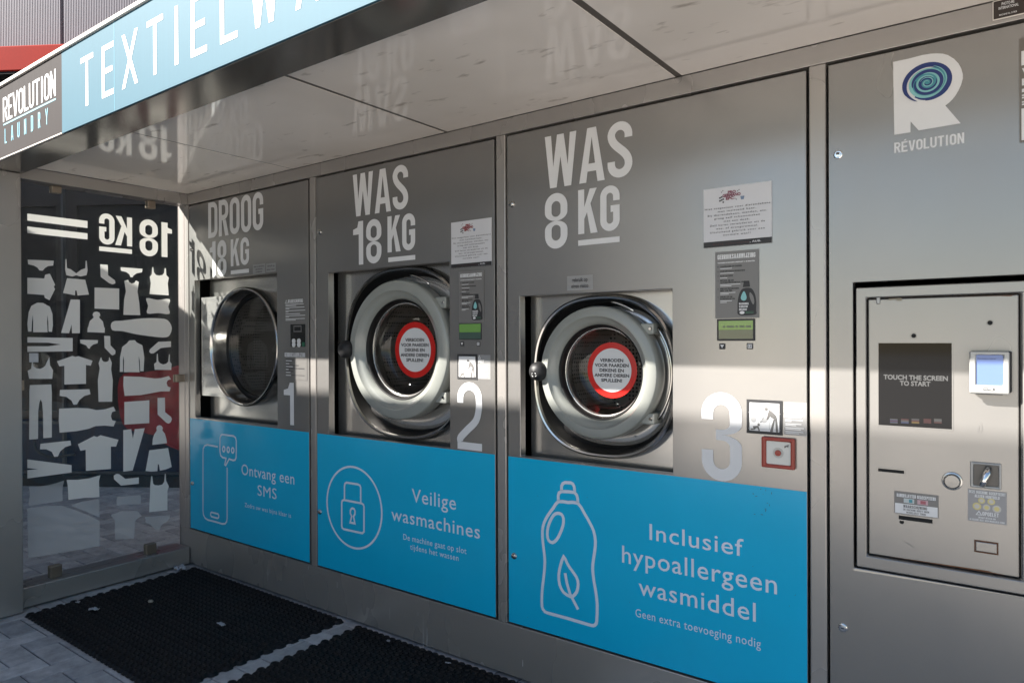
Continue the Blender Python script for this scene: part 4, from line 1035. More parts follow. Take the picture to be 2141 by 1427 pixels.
STEPS = [('1', ['CONTROLEER UW ZAKKEN'], .50), ('2', ['STOP UW WAS IN DE MACHINE'], .57), ('3', ['SLUIT DE DEUR'], .30),
         ('4', ['BETAAL BIJ DE', 'AUTOMATISCHE BETAAL UNIT'], .58), ('5', ['KIES UW PROGRAMMA', 'MET DE PIJL'], .44), ('6', ['DRUK OP DE', 'STARTKNOP EN'], .34)]
def instructions(label, tl, br_, group, backing=True):
    x0, zt = wl(*tl); x1, zb_ = wl(*br_); W_, H_ = x1-x0, zt-zb_
    o = thing('instruction_sign', label, 'sign', (x0, -.002, zb_), group)
    MB().box(x0, x1, -.0022, -.0012, zb_, zt).build('sheet', MT['poster_grey'] if backing else MT['panel'], o)
    Y = -.0028; pl = on_wall(Y)
    flat('heading', headline('GEBRUIKSAANWIJZING', x0+.06*W_, x0+.925*W_, zt-.115*H_, zt-.045*H_, .17, .16), pl, MT['white'], o)
    m = MB(); ftext(m, 'WANNEER DE MACHINE OMDRAAIT +/- 30 MINUTEN', x0+.06*W_, x0+.91*W_, zt-.175*H_, .016*H_, pl, .05); m.build('lettering', MT['white'], o)
    mk = MB(); mw = MB(); z = zt-.235*H_
    for n_, ls, wd in STEPS:
        ftext(mk, n_, x0+.06*W_, x0+.078*W_, z, .018*H_, pl, .02)
        for i, l in enumerate(ls):
            ww = wd*len(l)/max(len(q) for q in ls)
            ftext(mk, l, x0+.12*W_, x0+(.12+ww)*W_, z, .021*H_, pl, .05); z -= .03*H_
        for kk, f_ in enumerate((.8, .45) if len(ls) > 1 else (.55,)):
            mw.poly([pl(u, v) for u, v in rect(x0+.12*W_, z+.006*H_, x0+(.12+wd*f_)*W_, z+.014*H_)]); z -= .022*H_
        z -= .018*H_
    mk.build('lettering', MT['ink'], o); mw.build('lettering', MT['white'], o)
    bx, bz, bw, bh = x0+.52*W_, zb_+.045*H_, .43*W_, .50*H_
    body = [(.08, 0), (.92, 0), (.97, .15), (.98, .40), (.90, .62), (.70, .78), (.30, .78), (.12, .66), (.02, .45), (.0, .2)]
    flat('bottle', [[(bx+a*bw, bz+b*bh) for a, b in smooth_path(body, True, 4)]], pl, MT['ink'], o)
    flat('bottle_cap', [[(bx+a*bw, bz+b*bh) for a, b in ((.28, .82), (.66, .82), (.62, 1.0), (.34, 1.0))]], pl, MT['ink'], o)
    pl2 = on_wall(Y-.0005)
    flat('bottle_handle', [[(bx+a*bw, bz+b*bh) for a, b in smooth_path([(.66, .66), (.82, .55), (.88, .38), (.82, .30), (.70, .42), (.63, .56)], True, 4)]], pl2, MT['poster_grey'], o)
    flat('bottle_drop', [[(bx+a*bw, bz+b*bh) for a, b in smooth_path([(.34, .70), (.47, .56), (.46, .46), (.34, .42), (.20, .46), (.19, .55)], True, 4)]], pl2, MT['aqua'], o)
    m = MB()
    for i, t in enumerate(('WASMIDDEL', 'VLOEISTOF', 'INCLUSIEF')):
        for p in headline(t, bx+.08*bw, bx+(.60-.05*i)*bw, bz+(.30-.085*i)*bh, bz+(.36-.085*i)*bh, .2, .16): m.poly([pl2(u, v) for u, v in p])
    m.build('bottle_lettering', MT['white'], o)
    flat('bottle_seal', [[(bx+(.24+.13*math.cos(R_(a)))*bw, bz+(.07+.045*math.sin(R_(a)))*bh) for a in range(0, 360, 20)]], pl2, MT['white'], o)
    flat('bottle_lettering', [rect(bx+.42*bw, bz+.085*bh, bx+.84*bw, bz+.10*bh), rect(bx+.42*bw, bz+.045*bh, bx+.84*bw, bz+.06*bh)], pl2, MT['ink_green'], o)
gi = 'instruction signs with a black bottle'
instructions('faint grey instruction sign with a black bottle, under the notice of machine 2', (960, 568.5), (1012.8, 672.5), gi)
instructions('dark grey GEBRUIKSAANWIJZING sign with a black bottle, above the lit display of machine 3', (1495.6, 527.5), (1587.5, 663.8), gi)

def pictogram(label, tl, br_, txt_px, group):
    x0, zt = wl(*tl); x1, zb_ = wl(*br_); W_, H_ = x1-x0, zt-zb_
    o = thing('warning_sign', label, 'sign', (x0, -.002, zb_), group)
    MB().box(x0, x1, -.0022, -.0012, zb_, zt).build('border', MT['ink'], o)
    e = .012*W_/.16+.001
    flat('white_face', [bar(x0+e, x1-e, zb_+e, zt-e)], on_wall(-.0027), MT['white'], o)
    q = lambda a, b: (x0+a*W_, zt-b*H_)
    pl = on_wall(-.0036); pg = on_wall(-.0031)
    lines = [[q(.05, .38), q(.95, .38), q(.95, .39), q(.05, .39)], [q(.34, .39), q(.35, .39), q(.35, .85), q(.34, .85)], [q(.05, .85), q(.95, .85), q(.95, .86), q(.05, .86)], [q(.64, .39), q(.65, .39), q(.65, .85), q(.64, .85)]]
    for c in (.20, .50): lines.append([(x0+(c+.085*math.cos(R_(a)))*W_, zt-(.58+.085*math.sin(R_(a)))*H_) for a in range(0, 360, 20)])
    flat('machine_outline', lines, pg, mat('light_grey_ink', (.36, .36, .36), .5) if 'light_grey_ink' not in bpy.data.materials else bpy.data.materials['light_grey_ink'], o)
    fig = []
    disc = lambda cx, cy, r: [(x0+(cx+r*math.cos(R_(a)))*W_, zt-(cy*H_/W_+r*math.sin(R_(a)))*W_) for a in range(0, 360, 20)]
    fig.append(disc(.555, .26, .05))
    fig.append([q(a, b) for a, b in ((.635, .27), (.70, .31), (.82, .42), (.85, .50), (.76, .54), (.70, .50), (.66, .47), (.60, .58), (.565, .56), (.60, .40))])
    fig.append([q(a, b) for a, b in ((.76, .545), (.80, .535), (.74, .90), (.685, .93), (.665, .90))])
    fig.append([q(a, b) for a, b in ((.803, .535), (.85, .51), (.885, .90), (.86, .93), (.825, .92))])
    fig.append(disc(.345, .73, .036))
    fig.append([q(a, b) for a, b in ((.18, .78), (.32, .76), (.35, .80), (.38, .90), (.35, .92), (.315, .83), (.27, .83), (.24, .88), (.12, .90), (.12, .86), (.20, .85))])
    for k in range(4):
        a, b = .53-.033*k, .36+.08*k; fig.append([q(a, b), q(a+.016, b), q(a+.004, b+.05), q(a-.012, b+.05)])
    fig.append([q(.40, .60), q(.385, .66), q(.425, .65)])
    flat('figures', fig, pl, MT['ink_grey'], o)
    # text film beside it
    xa = wl(txt_px[0], (tl[1]+br_[1])/2)[0]; xb = wl(txt_px[1], (tl[1]+br_[1])/2)[0]
    flat('text_film', [bar(xa+.001, xb, zb_+.03*H_, zt-.02*H_)], on_wall(-.0010), MT['plate_grey'], o)
    V = xb-xa; P = []
    P += stroke([(xa+.07*V, zt-.17*H_), (xa+.23*V, zt-.17*H_), (xa+.15*V, zt-.04*H_)], .0032, True)
    P += headline('OPGELET', xa+.05*V, xa+.52*V, zt-.33*H_, zt-.22*H_, .17, .16)
    yy = .41
    for wd in (.76, .72, None, .78, .3, None, .72, .5, None, .82, .7, None, .8, .62):
        if wd is None: yy += .028; continue
        P.append(rect(xa+(.04 if yy < .5 else .10)*V, zt-(yy+.022)*H_, xa+(.06+wd)*V, zt-yy*H_)); yy += .042
    flat('lettering', P, on_wall(-.0018), MT['white'], o)
gw = 'child safety pictograms'
pictogram('black framed pictogram of a bending person and a baby, above the numeral 2', (956.6, 739.8), (998.5, 793.2), (999, 1025.8), gw)
pictogram('black framed pictogram of a bending person and a baby, between numeral 3 and red box', (1561.4, 834), (1636.5, 910), (1637.5, 1687), gw)

# emergency button
x0, zt = wl(1594.7, 911); x1, zb = wl(1664, 981); W_, H_ = x1-x0, zt-zb
o = thing('emergency_button', 'red framed white emergency push box below the pictogram of machine 3', 'emergency button', (x0, -.002, zb))
m = MB(); slab_hole(m, x0, x1, zb, zt, (x0+.14*W_, x1-.12*W_, zb+.12*H_, zt-.12*H_), -.016, -.0006); m.build('frame', MT['red_box'], o, bevel=.004, seg=3)
MB().box(x0+.14*W_, x1-.12*W_, -.009, -.0006, zb+.12*H_, zt-.12*H_).build('cover', mat('white_plastic', (.52, .53, .50), .25, coat=.4), o)
cx, cz = (x0+x1)/2, (zt+zb)/2
m = MB(); m.lathe(cx, cz, [(.16*W_, -.0092), (.155*W_, -.0105), (.0001, -.0105)], 32); b = m.build('button_ring', MT['silver'], o, smooth='auto')
m = MB(); m.lathe(cx, cz, [(.095*W_, -.0106), (.09*W_, -.014), (.0001, -.0145)], 32); m.build('button', MT['red_box'], o, smooth='auto')
flat('hammer_symbol', [[(x1-.32*W_, zt-.26*H_), (x1-.18*W_, zt-.20*H_), (x1-.20*W_, zt-.30*H_), (x1-.24*W_, zt-.27*H_), (x1-.31*W_, zt-.33*H_)]], on_wall(-.0096), MT['ink_grey'], o)

# small labels
def small_label(label, pl_, pr_, pt, pb, lines, mt, ink, ch=.26):
    x0, zt = wl(pl_, pt); x1, zb_ = wl(pr_, pb); W_, H_ = x1-x0, zt-zb_
    o = thing('small_label', label, 'label', (x0, -.002, zb_))
    flat('film', [bar(x0, x1, zb_, zt)], on_wall(-.0012), MT[mt], o)
    m = MB(); n = len(lines)
    for i, (t, wd) in enumerate(lines):
        ftext(m, t, x0+W_*(.5-wd/2), x0+W_*(.5+wd/2), zt-H_*((i+.5)/n*.84+.08)-ch*H_*.45, ch*H_, on_wall(-.0019), .02)
    m.build('lettering', MT[ink], o)
small_label('clear film label reading gebruik op eigen risico, above the door opening of machine 3', 1186, 1240, 577.5, 605, [('gebruik op', .60), ('eigen risico', .66)], 'plate_grey', 'ink')
small_label('tiny dark three line label over the dryer opening, the one nearer the glass', 529, 555, 553.5, 571, [('deze is gebruiken', .85), ('aangeven', .55), ('proberen', .5)], 'plate_grey', 'ink', .17)
small_label('tiny dark label gebruik op eigen risico over the dryer, nearer its controls', 556.5, 577, 551.5, 567, [('gebruik op', .75), ('eigen risico', .8)], 'plate_grey', 'ink', .22)
# dryer warning texts
x0, zt = wl(596.5, 626); x1, zb = wl(640, 671); V, H_ = x1-x0, zt-zb
o = thing('warning_sign', 'fine white WAARSCHUWING text above the black control board of the dryer', 'sign', (x0, -.002, zb))
P = stroke([(x0, zt-.17*H_), (x0+.11*V, zt-.17*H_), (x0+.055*V, zt-.03*H_)], .003, True)+headline('WAARSCHUWING', x0+.14*V, x0+.86*V, zt-.17*H_, zt-.01*H_, .17, .16)
flat('heading', P, on_wall(-.0012), MT['white'], o)
P = []; yy = .22
for wd in (.92, .55, None, .96, .2, None, 1, .15, None, .74, None, 1, .18, None, .98, .52):
    if wd is None: yy += .025; continue
    P.append(rect(x0+.02*V, zt-(yy+.025)*H_, x0+.02*V+wd*.95*V, zt-yy*H_)); yy += .058
flat('lettering', P, on_wall(-.0012), MT['white'], o)
x0, zt = wl(593.5, 729); x1, zb = wl(642.5, 795); V, H_ = x1-x0, zt-zb
o = thing('instruction_sign', 'small GEBRUIKSAANWIJZING text under the black control board of the dryer', 'sign', (x0, -.002, zb))
MB().box(x0, x1, -.0016, -.0008, zb, zt).build('sheet', MT['panel'], o)
flat('heading', headline('GEBRUIKSAANWIJZING', x0+.05*V, x0+.93*V, zt-.26*H_, zt-.12*H_, .17, .16), on_wall(-.0021), MT['white'], o)
P = []; Q = []
for i, (wd, f_) in enumerate(((.36, .26), (.18, .15), (.55, .3), (.80, .12), (.33, .2), (.0, .22))):
    z = zt-(.36+.095*i)*H_
    if wd: P.append(rect(x0+.10*V, z, x0+(.10+wd)*V, z+.030*H_))
    Q.append(rect(x0+.10*V, z-.035*H_, x0+(.10+f_)*V, z-.012*H_))
P.append(rect(x0+.34*V, zt-.86*H_, x0+.9*V, zt-.84*H_))
flat('lettering', P, on_wall(-.0021), MT['ink'], o); flat('lettering', Q, on_wall(-.0021), MT['white'], o)

# ================================================================== PAYMENT CABINET
pay = thing('payment_cabinet', 'beige metal payment cabinet with touch screen and card reader right of machine 3', 'payment cabinet', (.1, 0, .2))
PX4 = (-.4600, .636)
hx0, hz1 = wl(1783.5, 590.5); hz0 = wl(1787, 1186)[1]; hx1 = .075
front_panel(pay, *PX4, (hx0, hx1, hz0, hz1), 'cabinet')
FYT = -.006
fx0, fz1 = wl(1788.5, 601, FYT); fz0 = wl(1790, 1183.5, FYT)[1]; fx1 = hx1-.003
ix0, iz1 = wl(1811, 623, FYT); iz0 = wl(1816, 1161, FYT)[1]; ix1 = wl(2134, 800, FYT)[0]
m = MB(); slab_hole(m, fx0, fx1, fz0, fz1, (ix0, ix1, iz0, iz1), FYT, .03); m.build('terminal_frame', MT['cabinet'], pay, bevel=.006, seg=3)
DY = .004
d = MB().box(ix0+.003, ix1-.003, DY, .02, iz0+.003, iz1-.003).build('terminal_door', MT['cabinet'], pay, bevel=.003)
MB().box(ix0-.002, ix1+.002, .022, .024, iz0-.002, iz1+.002).build('door_groove', mat('groove_dark', (.07, .055, .042), .8), pay)  # dark brown backing behind the gap round the door
flat('rust_stain', [[(ix0+.05+.0*i, iz0+.0045), (ix1-.03, iz0+.0045), (ix1-.06, iz0+.0065), (ix0+.28, iz0+.0085), (ix0+.1, iz0+.006)] for i in (0,)], on_wall(DY-.0006), MT['rust'], d)
flat('rust_stain', [[(ix0+.2, iz1-.0045), (ix1-.012, iz1-.0045), (ix1-.02, iz1-.0075), (ix1-.05, iz1-.0055)]], on_wall(DY-.0006), MT['rust'], d)
W4 = lambda px, py: wl(px, py, DY)
# touch screen
sx0, sz1 = W4(1836.5, 716.5); sx1 = W4(1990.5, 800)[0]; sz0 = W4(1840, 888)[1]
m = MB(); slab_hole(m, sx0-.003, sx1+.003, sz0-.003, sz1+.003, (sx0, sx1, sz0, sz1), DY-.0012, DY+.0001); ts = m.build('touch_screen', MT['cabinet'], pay)
m = MB(); m.poly([(u, DY-.0004, v) for u, v in bar(sx0+.0005, sx1-.0005, sz0+.0005, sz1-.0005)]); m.build('screen', MT['screen'], ts)
pl = on_wall(DY-.0009)
m = MB()
ftext(m, 'TOUCH THE SCREEN', W4(1847.5, 790)[0], W4(1982, 790)[0], W4(1848, 792)[1], W4(1848, 782.5)[1]-W4(1848, 792)[1], pl, .035)
ftext(m, 'TO START', W4(1881.5, 800)[0], W4(1945.5, 800)[0], W4(1882, 805)[1], W4(1882, 795.5)[1]-W4(1882, 805)[1], pl, .035)
m.build('screen_text', MT['screen_txt'], ts)
def flag(px, rows, cols=None):
    a, zt_ = W4(px, 874.5); b = W4(px+16, 874)[0]; zb_ = W4(px, 884)[1]; n = len(rows)
    for i, c in enumerate(rows):
        flat('screen_flag', [bar(a, b, zt_-(i+1)*(zt_-zb_)/n, zt_-i*(zt_-zb_)/n)], on_wall(DY-.0009), FL[c], ts)
FL = {'w': mat('flag_white', (.025, .025, .025), .5), 'r': mat('flag_red', (.02, .003, .003), .5), 'b': mat('flag_blue', (.012, .016, .04), .5), 'k': MT['ink'], 'y': mat('flag_yellow', (.06, .04, .01), .5)}
flag(1861, 'wbrbw'); flag(1884, 'rwb'); flag(1906, 'kry'); flag(1931, 'rrr'); flag(1953, 'wwr')
# camera holes, small catch, label residue
for px, r in (((1910.5, 701.5), .0058), ((2070, 674.5), .0058)):
    x, z = W4(*px); m = MB(); m.lathe(x, z, [(r*1.3, DY-.0004), (r*1.2, DY-.001), (r, DY-.001)], 20); b = m.build('sensor_hole', MT['cabinet'], pay)
    m = MB(); m.lathe(x, z, [(r, DY-.001), (.0001, DY-.0008)], 20); m.build('sensor_lens', MT['black'], b)
x, z = W4(1836.5, 628); MB().box(x-.005, x+.005, DY-.006, DY+.002, z-.010, z+.010).build('catch', MT['silver'], pay, bevel=.003)
flat('label_residue', [[W4(*p) for p in ((1858, 624), (1885, 622.5), (1885.5, 628.5), (1877, 629), (1872, 626), (1858, 628))]], on_wall(DY-.0007), mat('yellowed_tape', (.22, .19, .14), .6), pay)
# card reader
rx0, rz1 = wl(2026.5, 734, -.03); rx1 = wl(2111, 735, -.03)[0]; rz0 = wl(2027.5, 822, -.03)[1]; RW, RH = rx1-rx0, rz1-rz0
cr = MB(); cr.box(rx0, rx1+.004, -.020, DY, rz0+.004, rz1); cr = cr.build('card_reader', MT['plastic_black'], pay, bevel=.003)
m = MB(); slab_hole(m, rx0, rx1, rz0, rz1, (rx0+.175*RW, rx1-.155*RW, rz0+.21*RH, rz1-.085*RH), -.034, -.0205); m.build('bezel', MT['silver'], cr, bevel=.004, seg=3)
MB().box(rx0+.17*RW, rx1-.15*RW, -.030, -.021, rz0+.205*RH, rz1-.08*RH).build('reader_screen', MT['screen_blue'], cr)
m = MB(); m.box(rx0+.17*RW, rx1-.17*RW, -.031, -.019, rz0-.0015, rz0+.004); m.build('card_slot', MT['black'], cr)
m = MB(); m.box(rx0+.36*RW, rx0+.63*RW, -.0346, -.0341, rz0+.085*RH, rz0+.14*RH); m.build('name_tag', MT['ink'], cr)
m = MB(); ftext(m, 'PAYTER', rx0+.38*RW, rx0+.61*RW, rz0+.10*RH, .026*RH, on_wall(-.0350), .03); m.build('lettering', MT['white'], cr)
m = MB(); ftext(m, 'Betaalterminal', rx0+.22*RW, rx0+.66*RW, rz0+.815*RH, .03*RH, on_wall(-.0306), .0); m.build('lettering', MT['navy'], cr)
# slots, button, coin lock, flap
def slot(pl_, pt, pb, pr_, mt='black'):
    x0, zt_ = W4(pl_, pt); zb_ = W4(pl_, pb)[1]; x1 = W4(pr_, pb)[0]
    s_ = MB(); slab_hole(s_, x0-.003, x1+.003, zb_-.003, zt_+.003, (x0, x1, zb_, zt_), DY-.0015, DY+.0001)
    o_ = s_.build('slot', MT['cabinet'], pay)
    m = MB(); m.poly([(u, DY-.0004, v) for u, v in bar(x0+.0003, x1-.0003, zb_+.0003, zt_-.0003)]); m.build('slot_gap', MT[mt], o_); return o_
slot(1836, 978, 984.5, 1890.5)
slot(1879, 1076, 1084.5, 1950)
x, z = W4(1885.4, 1090.3); m = MB(); m.lathe(x, z, [(.0055, DY-.0005), (.0001, DY-.0005)], 20); m.build('sensor_hole', MT['black'], pay)
x, z = W4(1991, 1005); m = MB(); m.lathe(x, z, [(.024, DY-.0004), (.023, DY-.003), (.0195, DY-.004), (.0185, DY-.002)], 40); b = m.build('push_button', MT['steel_satin'], pay, smooth='auto')
m = MB(); m.lathe(x, z, [(.0180, DY-.002), (.0178, DY-.008), (.016, DY-.0095), (.0001, DY-.010)], 40); m.build('button_cap', MT['cabinet'], b, smooth='auto')
cx0, cz1 = W4(2028.5, 963.5); cx1 = W4(2094, 990)[0]; cz0 = W4(2029, 1017)[1]
m = MB(); slab_hole(m, cx0, cx1, cz0, cz1, (cx0+.007, cx1-.006, cz0+.007, cz1-.006), DY-.006, DY+.0002); cl = m.build('coin_return', MT['silver'], pay, bevel=.003, seg=3)
m = MB(); m.poly([(u, DY-.0006, v) for u, v in bar(cx0+.006, cx1-.006, cz0+.006, cz1-.006)]); m.build('recess', mat('dark_recess', (.10, .095, .09), .4, .6), cl)
lx, lz = (cx0+cx1)/2+.002, (cz0+cz1)/2
MB().tube([(lx+.004, DY-.002, lz+.020), (lx+.001, DY-.012, lz+.006), (lx-.005, DY-.018, lz-.010), (lx-.010, DY-.020, lz-.026)], [.008, .010, .0085, .0065], 12).build('lever', MT['chrome'], cl, smooth=True)
fx, fzt = W4(2037, 1127); fxr = W4(2087.5, 1150)[0]; fzb = W4(2038, 1152.5)[1]
m = MB(); slab_hole(m, fx, fxr, fzb, fzt, (fx+.003, fxr-.003, fzb+.003, fzt-.003), DY-.0012, DY+.0001); fl = m.build('receipt_flap', MT['rust'], pay)
MB().box(fx+.0035, fxr-.0035, DY-.003, DY, fzb+.0035, fzt-.0035).build('flap_plate', MT['cabinet'], fl, bevel=.002)
# locks on the cabinet
for px in ((1752.5, 323.5), (1762.5, 1311)):
    x, z = wl(*px); m = MB(); m.lathe(x, z, [(.0125, -.0004), (.0122, -.003), (.010, -.004), (.0095, -.0025), (.007, -.0025), (.0065, -.006), (.0001, -.0065)], 28)
    b = m.build('lock', MT['chrome'], pay, smooth='auto')
    flat('key_slot', [bar(x-.004, x+.004, z-.0012, z+.0012)], on_wall(-.0070), MT['ink'], b)
# brand mark R with swirl
cR_ = lambda u, v: (1820+u/5.489, 80+v/5.489)
Rp = [(260, 275), (440, 237), (600, 195), (690, 181), (760, 177), (830, 181), (890, 197), (960, 240), (1010, 292), (1042, 350), (1060, 415), (1060, 465), (1042, 535), (1015, 595), (980, 655), (940, 707), (900, 745), (860, 775), (1035, 978), (555, 1060), (462, 958), (460, 1082), (275, 1110)]
lg = flat('brand_mark', [[wl(*cR_(u, v)) for u, v in Rp]], on_wall(CY), MT['white'], pay)
swc = wl(*cR_(652, 512), CY); sr = (wl(*cR_(920, 470), CY)[0]-wl(*cR_(380, 560), CY)[0])/2*1.02
def swirl(turns, r0, r1, ph, w0, w1, mt, Y):
    n = int(40*turns)+8; pts = []; ws = []
    for i in range(n+1):
        f = i/n; a = ph+f*turns*2*math.pi; r = sr*(r0+(r1-r0)*f**.9)
        pts.append((swc[0]+r*math.cos(a)*1.02, swc[1]+r*math.sin(a)*.93)); ws.append(sr*(w0+(w1-w0)*f)*math.sin(math.pi*min(1, max(0.02, f*1.0)))**.5 if True else 0)
    P = []
    nrm = []
    for i in range(n+1):
        a, b = pts[max(i-1, 0)], pts[min(i+1, n)]; d_ = math.hypot(b[0]-a[0], b[1]-a[1]); nrm.append((-(b[1]-a[1])/d_, (b[0]-a[0])/d_))
    for i in range(n):
        w0_, w1_ = ws[i]/2, ws[i+1]/2
        P.append([(pts[i][0]+nrm[i][0]*w0_, pts[i][1]+nrm[i][1]*w0_), (pts[i+1][0]+nrm[i+1][0]*w1_, pts[i+1][1]+nrm[i+1][1]*w1_),
                  (pts[i+1][0]-nrm[i+1][0]*w1_, pts[i+1][1]-nrm[i+1][1]*w1_), (pts[i][0]-nrm[i][0]*w0_, pts[i][1]-nrm[i][1]*w0_)])
    flat('swirl', P, on_wall(Y), MT[mt], lg)
flat('swirl', [[(swc[0]+.80*sr*math.cos(R_(a))+.010, swc[1]+.76*sr*math.sin(R_(a))-.004) for a in range(0, 360, 12)]], on_wall(CY-.0004), MT['teal'], lg)
swirl(1.0, .80, .98, R_(-130), .24, .20, 'navy', CY-.0007)
swirl(.85, .90, 1.02, R_(-95), .14, .12, 'navy', CY-.0010)
swirl(1.15, .62, .74, R_(-60), .16, .14, 'aqua', CY-.0013)
swirl(1.1, .50, .62, R_(160), .19, .20, 'navy', CY-.0016)
swirl(1.2, .33, .50, R_(40), .12, .12, 'aqua', CY-.0019)
swirl(1.5, .10, .40, R_(200), .16, .13, 'navy', CY-.0022)
swirl(1.4, .06, .30, R_(20), .05, .06, 'aqua', CY-.0025)
swirl(.42, .80, .98, R_(95), .10, .14, 'navy', CY-.0028)
swirl(.40, .70, .84, R_(-70), .05, .06, 'aqua', CY-.0031)
x0, x1, za, zb = pbox(1870, 320.5, 299, 2016)
flat('lettering', headline('RÉVOLUTION', x0, x1, za, zb, .16, .16), on_wall(CY), MT['white'], pay)
# scratches and marks on the metal
m = MB()
for pts in (((1892, 1131), (1901, 1137), (1912, 1144)), ((2052, 884), (2055, 898), (2050, 903)), ((2046, 903), (2048, 890))):
    P_ = stroke([W4(*p) for p in pts], .0011)
    for p in P_: m.poly([(u, DY-.0005, v) for u, v in p])
m.build('scratch', MT['ink_grey'], pay)

# signs on the cabinet
x0, zt = W4(1869.8, 1025); x1, zb = W4(1962.6, 1083); W_, H_ = x1-x0, zt-zb
o = thing('banknote_sign', 'small sign with two banknotes and the word WAARSCHUWING above the note slot', 'sign', (x0, 0, zb))
MB().box(x0, x1, DY-.0014, DY-.0004, zb, zt).build('sheet', MT['poster_grey'], o)
flat('white_half', [bar(x0+.02*W_, x1-.02*W_, zb+.03*H_, zb+.47*H_)], on_wall(DY-.0019), MT['white'], o)
pl = on_wall(DY-.0024); m = MB()
for p in headline('BANKBILJETTEN GEACCEPTEERD', x0+.06*W_, x1-.06*W_, zt-.24*H_, zt-.09*H_, .17, .16): m.poly([pl(u, v) for u, v in p])
m.build('lettering', MT['white'], o)
flat('banknote', [bar(x0+.22*W_, x0+.46*W_, zb+.52*H_, zb+.72*H_)], pl, mat('note_pale', (.45, .50, .50), .5), o)
flat('banknote', [bar(x0+.53*W_, x0+.77*W_, zb+.52*H_, zb+.72*H_)], pl, mat('note_pink', (.50, .33, .36), .5), o)
pm = on_wall(DY-.0028)
flat('banknote_print', [bar(x0+.34*W_, x0+.42*W_, zb+.55*H_, zb+.69*H_)], pm, MT['teal'], o)
flat('banknote_print', [bar(x0+.60*W_, x0+.72*W_, zb+.55*H_, zb+.69*H_)], pm, mat('note_red', (.35, .10, .12), .5), o)
m = MB()
for t, a, b, c, d_ in (('WAARSCHUWING!', .21, .79, .30, .43), ('DE MACHINE GEEFT GEEN', .21, .79, .18, .26), ('WISSELGELD TERUG', .28, .72, .06, .14)):
    for p in headline(t, x0+a*W_, x0+b*W_, zb+c*H_, zb+d_*H_, .17, .16): m.poly([pl(u, v) for u, v in p])
m.build('lettering', MT['ink_grey'], o)
x0, zt = W4(2023.5, 1020.5); x1, zb = W4(2105, 1097); W_, H_ = x1-x0, zt-zb
o = thing('coin_sign', 'grey sign with five coins and the word OPGELET under the coin lever', 'sign', (x0, 0, zb))
MB().box(x0, x1, DY-.0014, DY-.0004, zb, zt).build('sheet', mat('light_grey_print', (.27, .265, .27), .4), o)
pl = on_wall(DY-.0019); m = MB()
for t, a, b, c, d_ in (('DEZE MACHINE ACCEPTEERT', .03, .97, .88, .97), ('ALLEEN MUNTGELD', .18, .82, .76, .85), ('OPGELET', .38, .80, .21, .33), ('BETAALT BETALEN AUB', .28, .72, .115, .165), ('DE MACHINE GEEFT GEEN WISSELGELD TERUG', .05, .95, .03, .085)):
    for p in headline(t, x0+a*W_, x0+b*W_, zb+c*H_, zb+d_*H_, .17, .16): m.poly([pl(u, v) for u, v in p])
for p in stroke([(x0+.22*W_, zb+.22*H_), (x0+.36*W_, zb+.22*H_), (x0+.29*W_, zb+.33*H_)], .0022, True): m.poly([pl(u, v) for u, v in p])
m.build('lettering', MT['white'], o)
for a, b, r, k in ((.36, .67, .09, 'gold'), (.61, .67, .10, 'gold'), (.24, .48, .115, 'gold'), (.49, .47, .10, 'silver'), (.75, .46, .115, 'silver')):
    m = MB(); m.lathe(x0+a*W_, zb+b*H_, [(r*W_, DY-.0018), (.0001, DY-.0018)], 28); c_ = m.build('coin', MT[k], o)
    m = MB(); m.lathe(x0+a*W_, zb+b*H_, [(r*.6*W_, DY-.0023), (.0001, DY-.0023)], 24); m.build('coin_centre', MT['gold' if k == 'silver' else 'silver'], c_)
# sign cut by the frame
x0 = wl(2131.5, 200)[0]; zt = wl(2131.5, 81)[1]; zb = wl(2131, 299)[1]
o = thing('wall_sign', 'tall dark sign with white blocks at the far end of the payment cabinet', 'sign', (x0, 0, zb))
MB().box(x0, x0+.30, -.002, -.0008, zb, zt).build('sheet', mat('dark_sign_grey', (.13, .115, .10), .4), o)
b1 = lambda py0, py1, a=.004, b=.29: bar(x0+a, x0+b, wl(2136, py1)[1], wl(2136, py0)[1])
flat('white_block', [b1(108, 138), b1(228, 294)], on_wall(-.0026), MT['white'], o)
P = headline('W', x0+.005, x0+.045, wl(2136, 163)[1], wl(2136, 144)[1], .2)+headline('B', x0+.005, x0+.03, wl(2136, 180)[1], wl(2136, 166)[1], .25)
for a, b in ((187, 194), (199, 202), (204, 207), (213, 216), (218, 221)): P.append(b1(a, b, .005, .22))
flat('lettering', P, on_wall(-.0026), MT['white'], o)

